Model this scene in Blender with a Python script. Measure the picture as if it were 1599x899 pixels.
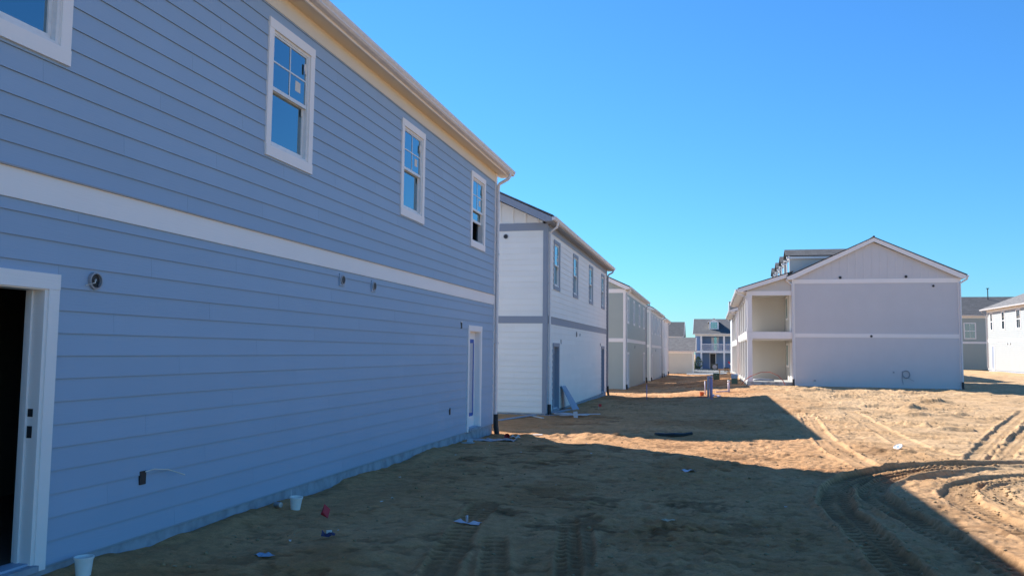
import bpy, math, random
import numpy as np
from mathutils import Vector, Matrix

random.seed(7)
S = bpy.context.scene
COL = S.collection
for o in list(bpy.data.objects):
    bpy.data.objects.remove(o)

# ------------------------------------------------------------------ camera, light, exposure
def px_ray(u, v, f=1280.0, cx=799.5, cy=449.5):
    return Vector(((u - cx) / f, -(v - cy) / f, -1.0)).normalized()
yw = px_ray(1112, 551.5)                                  # direction of the street in the camera frame
upw = px_ray(-1888, 551.5 - 0.0115 * 3000).cross(yw).normalized()
if upw.y < 0:
    upw = -upw
xw = yw.cross(upw)
cam_d = bpy.data.cameras.new('camera')
cam = bpy.data.objects.new('camera', cam_d)
COL.objects.link(cam)
cam.matrix_world = Matrix.Translation((0, 0, 1.85)) @ Matrix((xw, yw, upw)).to_4x4()
cam_d.sensor_width = 36
cam_d.lens = 36 * 1280.0 / 1599
cam_d.clip_start = 0.05
cam_d.clip_end = 5000
S.camera = cam

SUN = Vector((-1.17, 0.82, 1.0)).normalized()             # towards the sun
w = bpy.data.worlds.new('World')
S.world = w
w.use_nodes = True
nt = w.node_tree
bg = nt.nodes['Background']
sky = nt.nodes.new('ShaderNodeTexSky')
sky.sky_type = 'NISHITA'
sky.sun_disc = False
sky.sun_elevation = math.asin(SUN.z)
sky.sun_rotation = math.atan2(SUN.x, SUN.y)
sky.air_density = 1.35
sky.dust_density = 0.0
sky.ozone_density = 10.0
tint = nt.nodes.new('ShaderNodeVectorMath')
tint.operation = 'MULTIPLY'
tint.inputs[1].default_value = (0.47, 0.80, 1.00)         # the deep phone-camera blue, the same all over the sky
nt.links.new(sky.outputs[0], tint.inputs[0])
nt.links.new(tint.outputs[0], bg.inputs[0])
bg.inputs[1].default_value = 0.10
sl = bpy.data.lights.new('sun', 'SUN')
sl.energy = 5.0
sl.angle = math.radians(0.5)
sl.color = (1.0, 0.985, 0.96)
so = bpy.data.objects.new('sun', sl)
COL.objects.link(so)
so.rotation_euler = SUN.to_track_quat('Z', 'Y').to_euler()
vs = S.view_settings
vs.view_transform = 'Standard'
vs.look = 'None'
vs.gamma = 1.0
vs.use_curve_mapping = False
vs.exposure = 0.95

# ------------------------------------------------------------------ materials
def mat_base(name):
    m = bpy.data.materials.new(name)
    m.use_nodes = True
    return m, m.node_tree, m.node_tree.nodes['Principled BSDF']

def paint(name, col, rough=0.55, var=0.05, grain=0.0006, scale=(3, 3, 40), objvar=0.05, dirt=0.0):
    """painted board: faint tonal drift, per-board variation, fine wood-like relief"""
    m, t, b = mat_base(name)
    N, L = t.nodes, t.links
    tc = N.new('ShaderNodeTexCoord')
    n1 = N.new('ShaderNodeTexNoise'); n1.inputs['Scale'].default_value = 1.3; n1.inputs['Detail'].default_value = 5
    L.new(tc.outputs['Object'], n1.inputs['Vector'])
    oi = N.new('ShaderNodeObjectInfo')
    a = N.new('ShaderNodeMath'); a.operation = 'MULTIPLY_ADD'
    L.new(n1.outputs['Fac'], a.inputs[0]); a.inputs[1].default_value = 2 * var; a.inputs[2].default_value = 1 - var
    c = N.new('ShaderNodeMath'); c.operation = 'MULTIPLY_ADD'
    L.new(oi.outputs['Random'], c.inputs[0]); c.inputs[1].default_value = objvar
    c.inputs[2].default_value = -objvar / 2
    d = N.new('ShaderNodeMath'); d.operation = 'ADD'
    L.new(a.outputs[0], d.inputs[0]); L.new(c.outputs[0], d.inputs[1])
    rgb = N.new('ShaderNodeRGB'); rgb.outputs[0].default_value = (*col, 1)
    mx = N.new('ShaderNodeVectorMath'); mx.operation = 'SCALE'
    L.new(rgb.outputs[0], mx.inputs[0]); L.new(d.outputs[0], mx.inputs['Scale'])
    out = mx.outputs[0]
    if dirt:
        geo = N.new('ShaderNodeTexNoise'); geo.inputs['Scale'].default_value = 9; geo.inputs['Detail'].default_value = 6
        L.new(tc.outputs['Object'], geo.inputs['Vector'])
        rp = N.new('ShaderNodeValToRGB'); rp.color_ramp.elements[0].position = 0.58; rp.color_ramp.elements[1].position = 0.72
        L.new(geo.outputs['Fac'], rp.inputs[0])
        mm = N.new('ShaderNodeMix'); mm.data_type = 'RGBA'
        mu = N.new('ShaderNodeMath'); mu.operation = 'MULTIPLY'; mu.inputs[1].default_value = dirt
        L.new(rp.outputs[0], mu.inputs[0]); L.new(mu.outputs[0], mm.inputs['Factor'])
        L.new(out, mm.inputs[6]); mm.inputs[7].default_value = (0.16, 0.11, 0.07, 1)
        out = mm.outputs[2]
    L.new(out, b.inputs['Base Color'])
    b.inputs['Roughness'].default_value = rough
    mp = N.new('ShaderNodeMapping'); mp.inputs['Scale'].default_value = scale
    L.new(tc.outputs['Object'], mp.inputs[0])
    n2 = N.new('ShaderNodeTexNoise'); n2.inputs['Scale'].default_value = 2.0; n2.inputs['Detail'].default_value = 6
    L.new(mp.outputs[0], n2.inputs['Vector'])
    bp = N.new('ShaderNodeBump'); bp.inputs['Strength'].default_value = 0.5; bp.inputs['Distance'].default_value = grain * 4
    L.new(n2.outputs['Fac'], bp.inputs['Height']); L.new(bp.outputs[0], b.inputs['Normal'])
    return m

def plain(name, col, rough=0.5, metal=0.0):
    m, t, b = mat_base(name)
    N, L = t.nodes, t.links
    n1 = N.new('ShaderNodeTexNoise'); n1.inputs['Scale'].default_value = 14; n1.inputs['Detail'].default_value = 4
    tc = N.new('ShaderNodeTexCoord'); L.new(tc.outputs['Object'], n1.inputs['Vector'])
    mr = N.new('ShaderNodeMapRange'); mr.inputs[3].default_value = 0.82; mr.inputs[4].default_value = 1.12
    L.new(n1.outputs['Fac'], mr.inputs[0])
    rgb = N.new('ShaderNodeRGB'); rgb.outputs[0].default_value = (*col, 1)
    mx = N.new('ShaderNodeVectorMath'); mx.operation = 'SCALE'
    L.new(rgb.outputs[0], mx.inputs[0]); L.new(mr.outputs[0], mx.inputs['Scale'])
    L.new(mx.outputs[0], b.inputs['Base Color'])
    b.inputs['Roughness'].default_value = rough
    b.inputs['Metallic'].default_value = metal
    return m

def glass_mat(name, refl=0.32, tint=(0.7, 0.88, 0.95)):
    m, t, b = mat_base(name)
    N, L = t.nodes, t.links
    N.remove(b)
    out = N['Material Output']
    tr = N.new('ShaderNodeBsdfTransparent'); tr.inputs[0].default_value = (*[x * 0.35 for x in tint], 1)
    gl = N.new('ShaderNodeBsdfGlossy'); gl.inputs['Roughness'].default_value = 0.015
    gl.inputs[0].default_value = (*tint, 1)
    n = N.new('ShaderNodeTexNoise'); n.inputs['Scale'].default_value = 1.5
    tc = N.new('ShaderNodeTexCoord'); L.new(tc.outputs['Object'], n.inputs['Vector'])
    bp = N.new('ShaderNodeBump'); bp.inputs['Distance'].default_value = 0.004; bp.inputs['Strength'].default_value = 0.3
    L.new(n.outputs['Fac'], bp.inputs['Height']); L.new(bp.outputs[0], gl.inputs['Normal'])
    fr = N.new('ShaderNodeFresnel'); fr.inputs['IOR'].default_value = 1.6
    mr = N.new('ShaderNodeMath'); mr.operation = 'ADD'; mr.use_clamp = True; mr.inputs[1].default_value = refl
    L.new(fr.outputs[0], mr.inputs[0])
    mx = N.new('ShaderNodeMixShader')
    L.new(mr.outputs[0], mx.inputs[0]); L.new(tr.outputs[0], mx.inputs[1]); L.new(gl.outputs[0], mx.inputs[2])
    L.new(mx.outputs[0], out.inputs['Surface'])
    return m

def shingle_mat(name, col):
    m, t, b = mat_base(name)
    N, L = t.nodes, t.links
    tc = N.new('ShaderNodeTexCoord')
    br = N.new('ShaderNodeTexBrick')
    br.inputs['Scale'].default_value = 1.0
    br.inputs['Brick Width'].default_value = 0.33; br.inputs['Row Height'].default_value = 0.14
    br.inputs['Mortar Size'].default_value = 0.006
    br.inputs['Color1'].default_value = (*[c * 0.8 for c in col], 1)
    br.inputs['Color2'].default_value = (*[c * 1.25 for c in col], 1)
    br.inputs['Mortar'].default_value = (*[c * 0.5 for c in col], 1)
    L.new(tc.outputs['UV'], br.inputs['Vector'])
    L.new(br.outputs['Color'], b.inputs['Base Color'])
    b.inputs['Roughness'].default_value = 0.9
    n = N.new('ShaderNodeTexNoise'); n.inputs['Scale'].default_value = 60
    L.new(tc.outputs['Object'], n.inputs['Vector'])
    bp = N.new('ShaderNodeBump'); bp.inputs['Distance'].default_value = 0.004
    L.new(n.outputs['Fac'], bp.inputs['Height']); L.new(bp.outputs[0], b.inputs['Normal'])
    return m

def concrete(name, col, lo=0.55):
    m, t, b = mat_base(name)
    N, L = t.nodes, t.links
    tc = N.new('ShaderNodeTexCoord')
    n1 = N.new('ShaderNodeTexNoise'); n1.inputs['Scale'].default_value = 5; n1.inputs['Detail'].default_value = 8
    L.new(tc.outputs['Object'], n1.inputs['Vector'])
    rp = N.new('ShaderNodeValToRGB')
    e = rp.color_ramp.elements
    e[0].position = 0.38; e[0].color = (*[c * lo for c in col], 1)
    e[1].position = 0.6; e[1].color = (*col, 1)
    L.new(n1.outputs['Fac'], rp.inputs[0]); L.new(rp.outputs[0], b.inputs['Base Color'])
    b.inputs['Roughness'].default_value = 0.85
    bp = N.new('ShaderNodeBump'); bp.inputs['Distance'].default_value = 0.02; bp.inputs['Strength'].default_value = 0.7
    L.new(n1.outputs['Fac'], bp.inputs['Height']); L.new(bp.outputs[0], b.inputs['Normal'])
    return m

def sand_mat():
    m, t, b = mat_base('sandy soil')
    N, L = t.nodes, t.links
    tc = N.new('ShaderNodeTexCoord')
    def noise(scale, det=6, rough=0.6, sx=(1, 1, 1)):
        mp = N.new('ShaderNodeMapping'); mp.inputs['Scale'].default_value = sx
        L.new(tc.outputs['Object'], mp.inputs[0])
        n = N.new('ShaderNodeTexNoise'); n.inputs['Scale'].default_value = scale
        n.inputs['Detail'].default_value = det; n.inputs['Roughness'].default_value = rough
        L.new(mp.outputs[0], n.inputs['Vector'])
        return n
    at = N.new('ShaderNodeAttribute'); at.attribute_name = 'damp_shade'  # rut dampness plus small shadows painted as flecks
    n1 = noise(0.45, 6); n2 = noise(7, 10, 0.78); n3 = noise(55, 8, 0.85)
    rp = N.new('ShaderNodeValToRGB'); e = rp.color_ramp.elements
    e[0].position = 0.3; e[0].color = (0.49, 0.295, 0.14, 1)
    e[1].position = 0.68; e[1].color = (0.63, 0.41, 0.22, 1)
    L.new(n1.outputs['Fac'], rp.inputs[0])
    r2 = N.new('ShaderNodeMapRange'); r2.inputs[1].default_value = 0.3; r2.inputs[2].default_value = 0.7
    r2.inputs[3].default_value = 0.74; r2.inputs[4].default_value = 1.30
    L.new(n2.outputs['Fac'], r2.inputs[0])
    r3 = N.new('ShaderNodeMapRange'); r3.inputs[1].default_value = 0.3; r3.inputs[2].default_value = 0.7
    r3.inputs[3].default_value = 0.76; r3.inputs[4].default_value = 1.26
    L.new(n3.outputs['Fac'], r3.inputs[0])
    mu = N.new('ShaderNodeMath'); mu.operation = 'MULTIPLY'
    L.new(r2.outputs[0], mu.inputs[0]); L.new(r3.outputs[0], mu.inputs[1])
    v = N.new('ShaderNodeVectorMath'); v.operation = 'SCALE'
    L.new(rp.outputs[0], v.inputs[0]); L.new(mu.outputs[0], v.inputs['Scale'])
    a2 = N.new('ShaderNodeAttribute'); a2.attribute_name = 'shade_tint'  # brown tint that paints the houses' shade into the sand colour
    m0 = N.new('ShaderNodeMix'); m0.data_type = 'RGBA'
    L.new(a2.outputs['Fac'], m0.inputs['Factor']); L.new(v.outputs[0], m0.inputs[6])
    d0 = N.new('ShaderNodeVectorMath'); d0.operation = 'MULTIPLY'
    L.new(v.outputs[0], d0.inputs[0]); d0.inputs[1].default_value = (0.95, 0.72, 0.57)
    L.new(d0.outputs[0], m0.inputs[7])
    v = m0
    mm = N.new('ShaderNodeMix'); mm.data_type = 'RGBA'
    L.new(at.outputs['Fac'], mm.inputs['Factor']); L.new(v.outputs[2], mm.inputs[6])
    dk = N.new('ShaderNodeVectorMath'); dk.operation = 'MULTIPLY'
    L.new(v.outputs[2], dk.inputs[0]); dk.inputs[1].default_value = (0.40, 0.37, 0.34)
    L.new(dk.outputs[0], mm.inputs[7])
    L.new(mm.outputs[2], b.inputs['Base Color'])
    b.inputs['Roughness'].default_value = 0.95
    b.inputs['Specular IOR Level'].default_value = 0.15
    ad = N.new('ShaderNodeMath'); ad.operation = 'MULTIPLY_ADD'; ad.inputs[1].default_value = 0.45
    L.new(n3.outputs['Fac'], ad.inputs[0]); L.new(n2.outputs['Fac'], ad.inputs[2])
    bp = N.new('ShaderNodeBump'); bp.inputs['Distance'].default_value = 0.05; bp.inputs['Strength'].default_value = 0.75
    L.new(ad.outputs[0], bp.inputs['Height']); L.new(bp.outputs[0], b.inputs['Normal'])
    return m

M = {}
M['blue'] = paint('blue grey siding paint', (0.312, 0.412, 0.53))
M['white'] = paint('white siding paint', (0.84, 0.81, 0.75))
M['trim'] = paint('white trim paint', (0.86, 0.81, 0.77), objvar=0.03)
M['soffit'] = paint('soffit paint with sand bounce', (0.74, 0.64, 0.50), objvar=0.0)  # warm bounce from the sunlit sand put into soffit and frieze colour
M['greytrim'] = paint('blue grey trim paint', (0.26, 0.29, 0.345))
M['sage'] = paint('sage grey siding paint', (0.39, 0.43, 0.39))
M['pale'] = paint('pale grey siding paint', (0.58, 0.58, 0.55))
M['taupe'] = paint('taupe siding paint', (0.625, 0.60, 0.595))
M['porch'] = paint('porch wall paint', (0.60, 0.55, 0.48))
M['beige'] = paint('beige siding paint', (0.62, 0.57, 0.46))
M['farblue'] = paint('slate blue siding paint', (0.20, 0.31, 0.50))
M['offwhite'] = paint('off white siding paint', (0.37, 0.375, 0.355))
M['gutter'] = plain('painted aluminium', (0.72, 0.69, 0.68), 0.4)
M['greymetal'] = plain('grey aluminium', (0.33, 0.33, 0.35), 0.4)
M['glass'] = glass_mat('window glass')
M['film'] = plain('blue tape', (0.03, 0.12, 0.45), 0.6)
M['doorglass'] = glass_mat('door glass', 0.25)
M['vinyl'] = plain('white vinyl', (0.75, 0.75, 0.74), 0.35)
M['black'] = plain('black plastic', (0.02, 0.02, 0.022), 0.5)
M['dark'] = plain('dark interior', (0.05, 0.05, 0.05), 0.9)
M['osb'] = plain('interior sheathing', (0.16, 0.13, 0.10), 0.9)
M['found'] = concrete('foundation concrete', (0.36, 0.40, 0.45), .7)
M['slab'] = concrete('pale concrete', (0.55, 0.53, 0.48))
M['roof'] = shingle_mat('charcoal shingles', (0.10, 0.095, 0.09))
M['roofgrey'] = shingle_mat('weathered grey shingles', (0.17, 0.155, 0.14))
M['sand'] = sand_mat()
M['clod'] = plain('dirt clod', (0.36, 0.235, 0.115), 0.95)
M['cup'] = plain('white cup plastic', (0.85, 0.82, 0.76), 0.35)
M['red'] = plain('red flag plastic', (0.55, 0.02, 0.03), 0.5)
M['orange'] = plain('orange plastic', (0.75, 0.16, 0.05), 0.5)
M['purple'] = plain('purple pvc', (0.40, 0.28, 0.42), 0.4)
M['lilac'] = plain('lilac plastic film', (0.60, 0.52, 0.55), 0.5)
M['pink'] = plain('weathered pvc', (0.62, 0.50, 0.52), 0.5)
M['green'] = plain('green plastic', (0.055, 0.11, 0.075), 0.5)
M['dkgreen'] = plain('dark green steel', (0.05, 0.07, 0.06), 0.5)
M['steel'] = plain('galvanised steel', (0.45, 0.46, 0.48), 0.35, 0.8)
M['wood'] = plain('bare lumber', (0.50, 0.36, 0.22), 0.8)
M['offcut'] = plain('primed board', (0.50, 0.52, 0.56), 0.7)
M['board_blue'] = plain('blue panel', (0.24, 0.33, 0.44), 0.6)
M['paper'] = plain('paper', (0.72, 0.66, 0.58), 0.9)
M['navy'] = plain('dark purple wrapper', (0.03, 0.02, 0.07), 0.5)
M['leaf'] = plain('shrub leaf', (0.06, 0.11, 0.045), 0.7)
M['bark'] = plain('bark', (0.10, 0.07, 0.05), 0.9)
M['hose'] = plain('red hose', (0.60, 0.16, 0.10), 0.5)
M['street'] = concrete('street concrete', (0.50, 0.49, 0.46))

# ------------------------------------------------------------------ helpers
def link(o, parent=None):
    COL.objects.link(o)
    if parent:
        o.parent = parent
    return o

def empty(name, loc, rz=0.0):
    o = bpy.data.objects.new(name, None)
    o.location = loc
    o.rotation_euler = (0, 0, rz)
    o.empty_display_size = 0.3
    return link(o)

def tag(o, label=None, cat=None, group=None, kind=None):
    if label: o['label'] = label
    if cat: o['category'] = cat
    if group: o['group'] = group
    if kind: o['kind'] = kind
    return o

class MB:
    def __init__(s):
        s.v, s.f = [], []
    def hexa(s, p):                       # 8 points: bottom 4 ccw, top 4 ccw
        n = len(s.v); s.v += [tuple(q) for q in p]
        s.f += [(n+3, n+2, n+1, n), (n+4, n+5, n+6, n+7), (n, n+1, n+5, n+4), (n+1, n+2, n+6, n+5),
                (n+2, n+3, n+7, n+6), (n+3, n, n+4, n+7)]
        return s
    def box(s, x0, x1, y0, y1, z0, z1):
        return s.hexa([(x0, y0, z0), (x1, y0, z0), (x1, y1, z0), (x0, y1, z0),
                       (x0, y0, z1), (x1, y0, z1), (x1, y1, z1), (x0, y1, z1)])
    def prism(s, prof, fn0, fn1):         # closed profile of 2-D points, two mappings to 3-D
        n = len(s.v); k = len(prof)
        s.v += [tuple(fn0(p)) for p in prof] + [tuple(fn1(p)) for p in prof]
        for i in range(k):
            j = (i + 1) % k
            s.f.append((n + i, n + j, n + k + j, n + k + i))
        s.f.append(tuple(range(n + k - 1, n - 1, -1))); s.f.append(tuple(range(n + k, n + 2 * k)))
        return s
    def tube(s, pts, r, k=8, square=False, flat=1.0):
        pts = [Vector(p) for p in pts]
        n0 = len(s.v)
        for i, p in enumerate(pts):
            a = pts[max(0, i - 1)]; b = pts[min(len(pts) - 1, i + 1)]
            t = (b - a).normalized()
            ref = Vector((1, 0, 0)) if abs(t.x) < 0.9 else Vector((0, 1, 0))
            e1 = (ref - t * ref.dot(t)).normalized(); e2 = t.cross(e1)
            rr = r[i] if isinstance(r, (list, tuple)) else r
            for q in range(k):
                an = 2 * math.pi * (q + 0.5) / k
                c, d = math.cos(an), math.sin(an)
                if square:
                    mxx = max(abs(c), abs(d)) ** 0.85
                    c, d = c / mxx, d / mxx
                s.v.append(tuple(p + e1 * (rr * c) + e2 * (rr * d * flat)))
        for i in range(len(pts) - 1):
            for q in range(k):
                a = n0 + i * k + q; b = n0 + i * k + (q + 1) % k
                s.f.append((a, b, b + k, a + k))
        s.f.append(tuple(range(n0 + k - 1, n0 - 1, -1)))
        s.f.append(tuple(range(n0 + (len(pts) - 1) * k, n0 + len(pts) * k)))
        return s
    def lathe(s, prof, cx=0, cy=0, k=20):  # (r, z) list
        n0 = len(s.v)
        for r, z in prof:
            for q in range(k):
                an = 2 * math.pi * q / k
                s.v.append((cx + r * math.cos(an), cy + r * math.sin(an), z))
        for i in range(len(prof) - 1):
            for q in range(k):
                a = n0 + i * k + q; b = n0 + i * k + (q + 1) % k
                s.f.append((a, b, b + k, a + k))
        s.f.append(tuple(range(n0 + k - 1, n0 - 1, -1)))
        s.f.append(tuple(range(n0 + (len(prof) - 1) * k, n0 + len(prof) * k)))
        return s
    def mesh(s, name, mat, smooth=False):
        me = bpy.data.meshes.new(name)
        me.from_pydata(s.v, [], s.f)
        me.materials.append(mat)
        if smooth:
            me.polygons.foreach_set('use_smooth', [True] * len(me.polygons))
        me.update()
        return me
    def build(s, name, mat, parent=None, smooth=False):
        return link(bpy.data.objects.new(name, s.mesh(name, mat, smooth)), parent)

SHARE = {}
def shared(key, name, mb_fn, mat, parent, loc=(0, 0, 0), smooth=False):
    if key not in SHARE:
        SHARE[key] = mb_fn().mesh(name, mat, smooth)
    o = bpy.data.objects.new(name, SHARE[key])
    o.location = loc
    return link(o, parent)

def copy_tree(o, parent=None):
    c = o.copy()
    COL.objects.link(c)
    if parent:
        c.parent = parent
    for ch in o.children:
        copy_tree(ch, c)
    return c

def smooth(a, b, x):
    t = np.clip((x - a) / (b - a), 0, 1)
    return t * t * (3 - 2 * t)

# ------------------------------------------------------------------ ground
RNG = np.random.default_rng(3)
PERM = RNG.random((256, 256))
def vnoise(x, y):
    xi = np.floor(x).astype(int); yi = np.floor(y).astype(int)
    fx = x - xi; fy = y - yi
    fx = fx * fx * (3 - 2 * fx); fy = fy * fy * (3 - 2 * fy)
    a = PERM[xi & 255, yi & 255]; b = PERM[(xi + 1) & 255, yi & 255]
    c = PERM[xi & 255, (yi + 1) & 255]; d = PERM[(xi + 1) & 255, (yi + 1) & 255]
    return (a + (b - a) * fx) * (1 - fy) + (c + (d - c) * fx) * fy - 0.5
def fbm(x, y, oct=4, g=0.5):
    s = 0; a = 1
    for i in range(oct):
        s = s + a * vnoise(x * 2 ** i + 17.3 * i, y * 2 ** i + 5.1 * i); a *= g
    return s

def base_z(x, y):
    x = np.asarray(x, float); y = np.asarray(y, float)
    zl = -0.0092 * np.clip(y - 15, 0, 73)
    zr = 0.10 * smooth(18, 44, y) + 0.36 * smooth(52, 88, y) * smooth(9, 20, x)
    s = smooth(-4.0, 2.5, x)
    z = zl * (1 - s) + zr * s
    z = z * (1 - smooth(75, 100, y) * (1 - smooth(8, 14, x))) + (-0.72) * smooth(75, 100, y) * (1 - smooth(8, 14, x))
    z = z + 0.07 * smooth(-4.2, -5.0, x) * (1 - smooth(6, 9, y)) * (y > -50)
    return z

# tyre tracks: centre lines on the ground (x, y), width, depth, lugs
TRACKS = [
    ([(1.65, 7.19), (1.58, 7.8), (1.56, 8.81), (1.51, 9.98), (1.49, 11.1), (1.71, 12.34), (2.07, 13.44), (2.55, 14.24), (3.24, 15.09), (3.94, 15.61), (4.77, 15.92), (5.46, 16.08)], 0.42, 0.055, 0.014, 0.85),
    ([(2.53, 7.54), (2.51, 7.97), (2.43, 8.7), (2.29, 9.44), (2.17, 10.26), (2.08, 11.18), (2.08, 12.08), (2.31, 13.0), (2.71, 13.84), (3.24, 14.61), (3.82, 15.15), (4.61, 15.54)], 0.42, 0.055, 0.014, 0.85),
    ([(3.24, 9.25), (3.21, 9.93), (3.12, 10.59), (3.09, 11.44), (3.14, 12.05), (3.4, 12.88), (3.84, 13.64), (4.27, 14.08), (4.68, 14.41), (5.19, 14.69)], 0.42, 0.042, 0.024, 0.5),
    ([(3.7, 10.73), (3.68, 11.37), (3.64, 11.77), (3.68, 12.46), (3.87, 13.23), (4.18, 13.79), (4.58, 14.1)], 0.34, 0.024, 0.014, 0.35),
    ([(-2.23, 6.58), (-2.33, 7.12), (-2.4, 7.54), (-2.52, 8.32), (-2.62, 9.13), (-2.7, 9.94)], 0.32, 0.018, 0.016, 0.65),
    ([(-1.71, 6.46), (-1.77, 6.71), (-1.98, 7.51), (-2.15, 8.18)], 0.28, 0.016, 0.015, 0.65),
    ([(-1.13, 6.63), (-1.17, 6.89), (-1.38, 8.12), (-1.6, 9.29)], 0.22, 0.022, 0.016, 0.8),
    ([(-1.09, 7.12), (-1.15, 7.46), (-1.37, 8.87)], 0.22, 0.018, 0.014, 0.65),
    ([(4.57, 16.36), (5.97, 20.17), (7.59, 24.42), (10.22, 30.98)], 0.42, 0.035, 0.016, 0.15),
    ([(4.95, 16.49), (6.27, 19.78), (8.3, 24.69)], 0.42, 0.035, 0.016, 0.15),
    ([(2.75, 25.85), (2.42, 20.51), (2.38, 17.09), (2.53, 14.74)], 0.46, 0.03, 0.012, 0.14),
    ([(0.4, 18.6), (2.2, 18.9), (4.6, 17.9), (7.4, 16.6)], 0.4, 0.026, 0.012, 0.12),
    ([(1.2, 21.6), (3.6, 21.6), (6.0, 19.6), (8.6, 17.6)], 0.42, 0.028, 0.012, 0.12),
    ([(2.4, 24.4), (5.0, 24.6), (8.0, 21.6), (10.5, 19.0)], 0.44, 0.03, 0.012, 0.12),
    ([(4.3, 29.09), (4.1, 23.09), (4.02, 18.98), (4.24, 16.6)], 0.5, 0.02, 0.008, 0.1)]

def spline(pts, step=0.05):
    P = np.array(pts, float)
    P = np.vstack([2 * P[0] - P[1], P, 2 * P[-1] - P[-2]])
    out = []
    for i in range(1, len(P) - 2):
        n = max(3, int(np.linalg.norm(P[i + 1] - P[i]) / step))
        t = np.linspace(0, 1, n, endpoint=False)[:, None]
        p0, p1, p2, p3 = P[i - 1], P[i], P[i + 1], P[i + 2]
        out.append(0.5 * (2 * p1 + (p2 - p0) * t + (2 * p0 - 5 * p1 + 4 * p2 - p3) * t ** 2 + (3 * p1 - p0 - 3 * p2 + p3) * t ** 3))
    return np.vstack(out)

def track_field(X, Y):
    dz = np.zeros_like(X); damp_shade = np.zeros_like(X); mask = np.zeros_like(X)
    for pts, wd, dep, lug, dk in TRACKS:
        C = spline(pts)
        T = np.gradient(C, axis=0); T /= np.linalg.norm(T, axis=1)[:, None] + 1e-9
        sl_ = np.concatenate([[0], np.cumsum(np.linalg.norm(np.diff(C, axis=0), axis=1))])
        m = 1.1 * wd
        sel = np.where((X > C[:, 0].min() - m) & (X < C[:, 0].max() + m) & (Y > C[:, 1].min() - m) & (Y < C[:, 1].max() + m))[0]
        for ch in np.array_split(sel, max(1, len(sel) // 20000)):
            if not len(ch): continue
            dx = X[ch, None] - C[None, :, 0]; dy = Y[ch, None] - C[None, :, 1]
            d2 = dx * dx + dy * dy
            j = d2.argmin(1); r = np.arange(len(ch))
            d = dx[r, j] * T[j, 1] - dy[r, j] * T[j, 0]
            s = sl_[j] + dx[r, j] * T[j, 0] + dy[r, j] * T[j, 1]
            dist = np.sqrt(d2[r, j])
            fade = smooth(0, 0.5, np.minimum(s, sl_[-1] - s) + 0.25)
            wob = 0.04 * fbm(s * 2.1, d * 0 + wd * 50, 3)
            a = (dist + wob) / (wd / 2)
            rut = 1 - smooth(0.8, 1.05, a)
            berm = np.exp(-((a - 1.17) / 0.16) ** 2) * (1 + 1.0 * fbm(s * 2, d * 3 + 9, 2))
            mid = np.exp(-(d / (0.09 * wd)) ** 2)
            ph = (s + np.abs(d) * 0.25) / 0.145
            bars = smooth(-0.25, 0.25, np.sin(2 * math.pi * ph))
            wear = np.clip(0.5 + 2.2 * fbm(s * 0.9, d * 2 + 31, 3), 0.05, 1)
            z = fade * (-dep * rut + dep * 0.75 * berm + rut * lug * 1.7 * ((bars - 0.5) * wear * (1 - mid)) + rut * mid * dep * 0.7 * (0.5 + 0.5 * np.sin(2 * math.pi * s / 0.14)))
            dz[ch] += z
            mask[ch] = np.maximum(mask[ch], fade * (1 - smooth(1.1, 1.7, a)) * min(1, dep / 0.03))
            damp_shade[ch] = np.maximum(damp_shade[ch], fade * dk * rut * (1 - 0.5 * mid) * (1 - 0.8 * bars * wear))  # rut dampness, with the gaps between lugs darkened in the colour
    return dz, damp_shade, mask

def axis(segs):
    out = []
    for a, b, h0, h1 in segs:
        n = int(round((b - a) / ((h0 + h1) / 2)))
        t = np.arange(n) / n
        h = h0 + (h1 - h0) * t
        c = np.concatenate([[0], np.cumsum(h)])
        out.append(a + (b - a) * c[:-1] / c[-1])
    return np.concatenate(out + [[segs[-1][1]]])

HUMPS = [(3.1, 35.5, 1.1, 0.22, 0.14), (4.0, 30.2, 0.9, 0.16, 0.105), (5.5, 31.4, 1.0, 0.16, 0.098), (4.4, 28.3, 0.8, 0.12, 0.084), (6.8, 35.3, 1.3, 0.2, 0.112), (8.4, 38.2, 1.4, 0.2, 0.105), (10.4, 41.2, 1.6, 0.22, 0.112), (3.3, 42.2, 0.9, 0.22, 0.112), (6.8, 30.1, 0.9, 0.14, 0.091), (7.3, 27.6, 0.9, 0.12, 0.077), (9.4, 31.1, 1.2, 0.15, 0.091), (3.9, 17.2, 0.5, 0.07, 0.063), (4.3, 16.0, 0.5, 0.07, 0.049), (8.5, 27, 1.3, 0.12, 0.07), (6.2, 24.5, 0.8, 0.1, 0.056), (8.2, 23.5, 0.9, 0.1, 0.056)]
_hr = random.Random(21)
for _ in range(230):
    _y = 18.5 + 25 * _hr.random() ** 0.8
    _x = _hr.uniform(2.6, 5 + _y * 0.27)
    HUMPS.append((_x, _y, _hr.uniform(.2, 1.1) * _y / 30, _hr.uniform(.05, .10) * _y / 30, _hr.uniform(.018, .07) * (_y / 30) ** .7))
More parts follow.
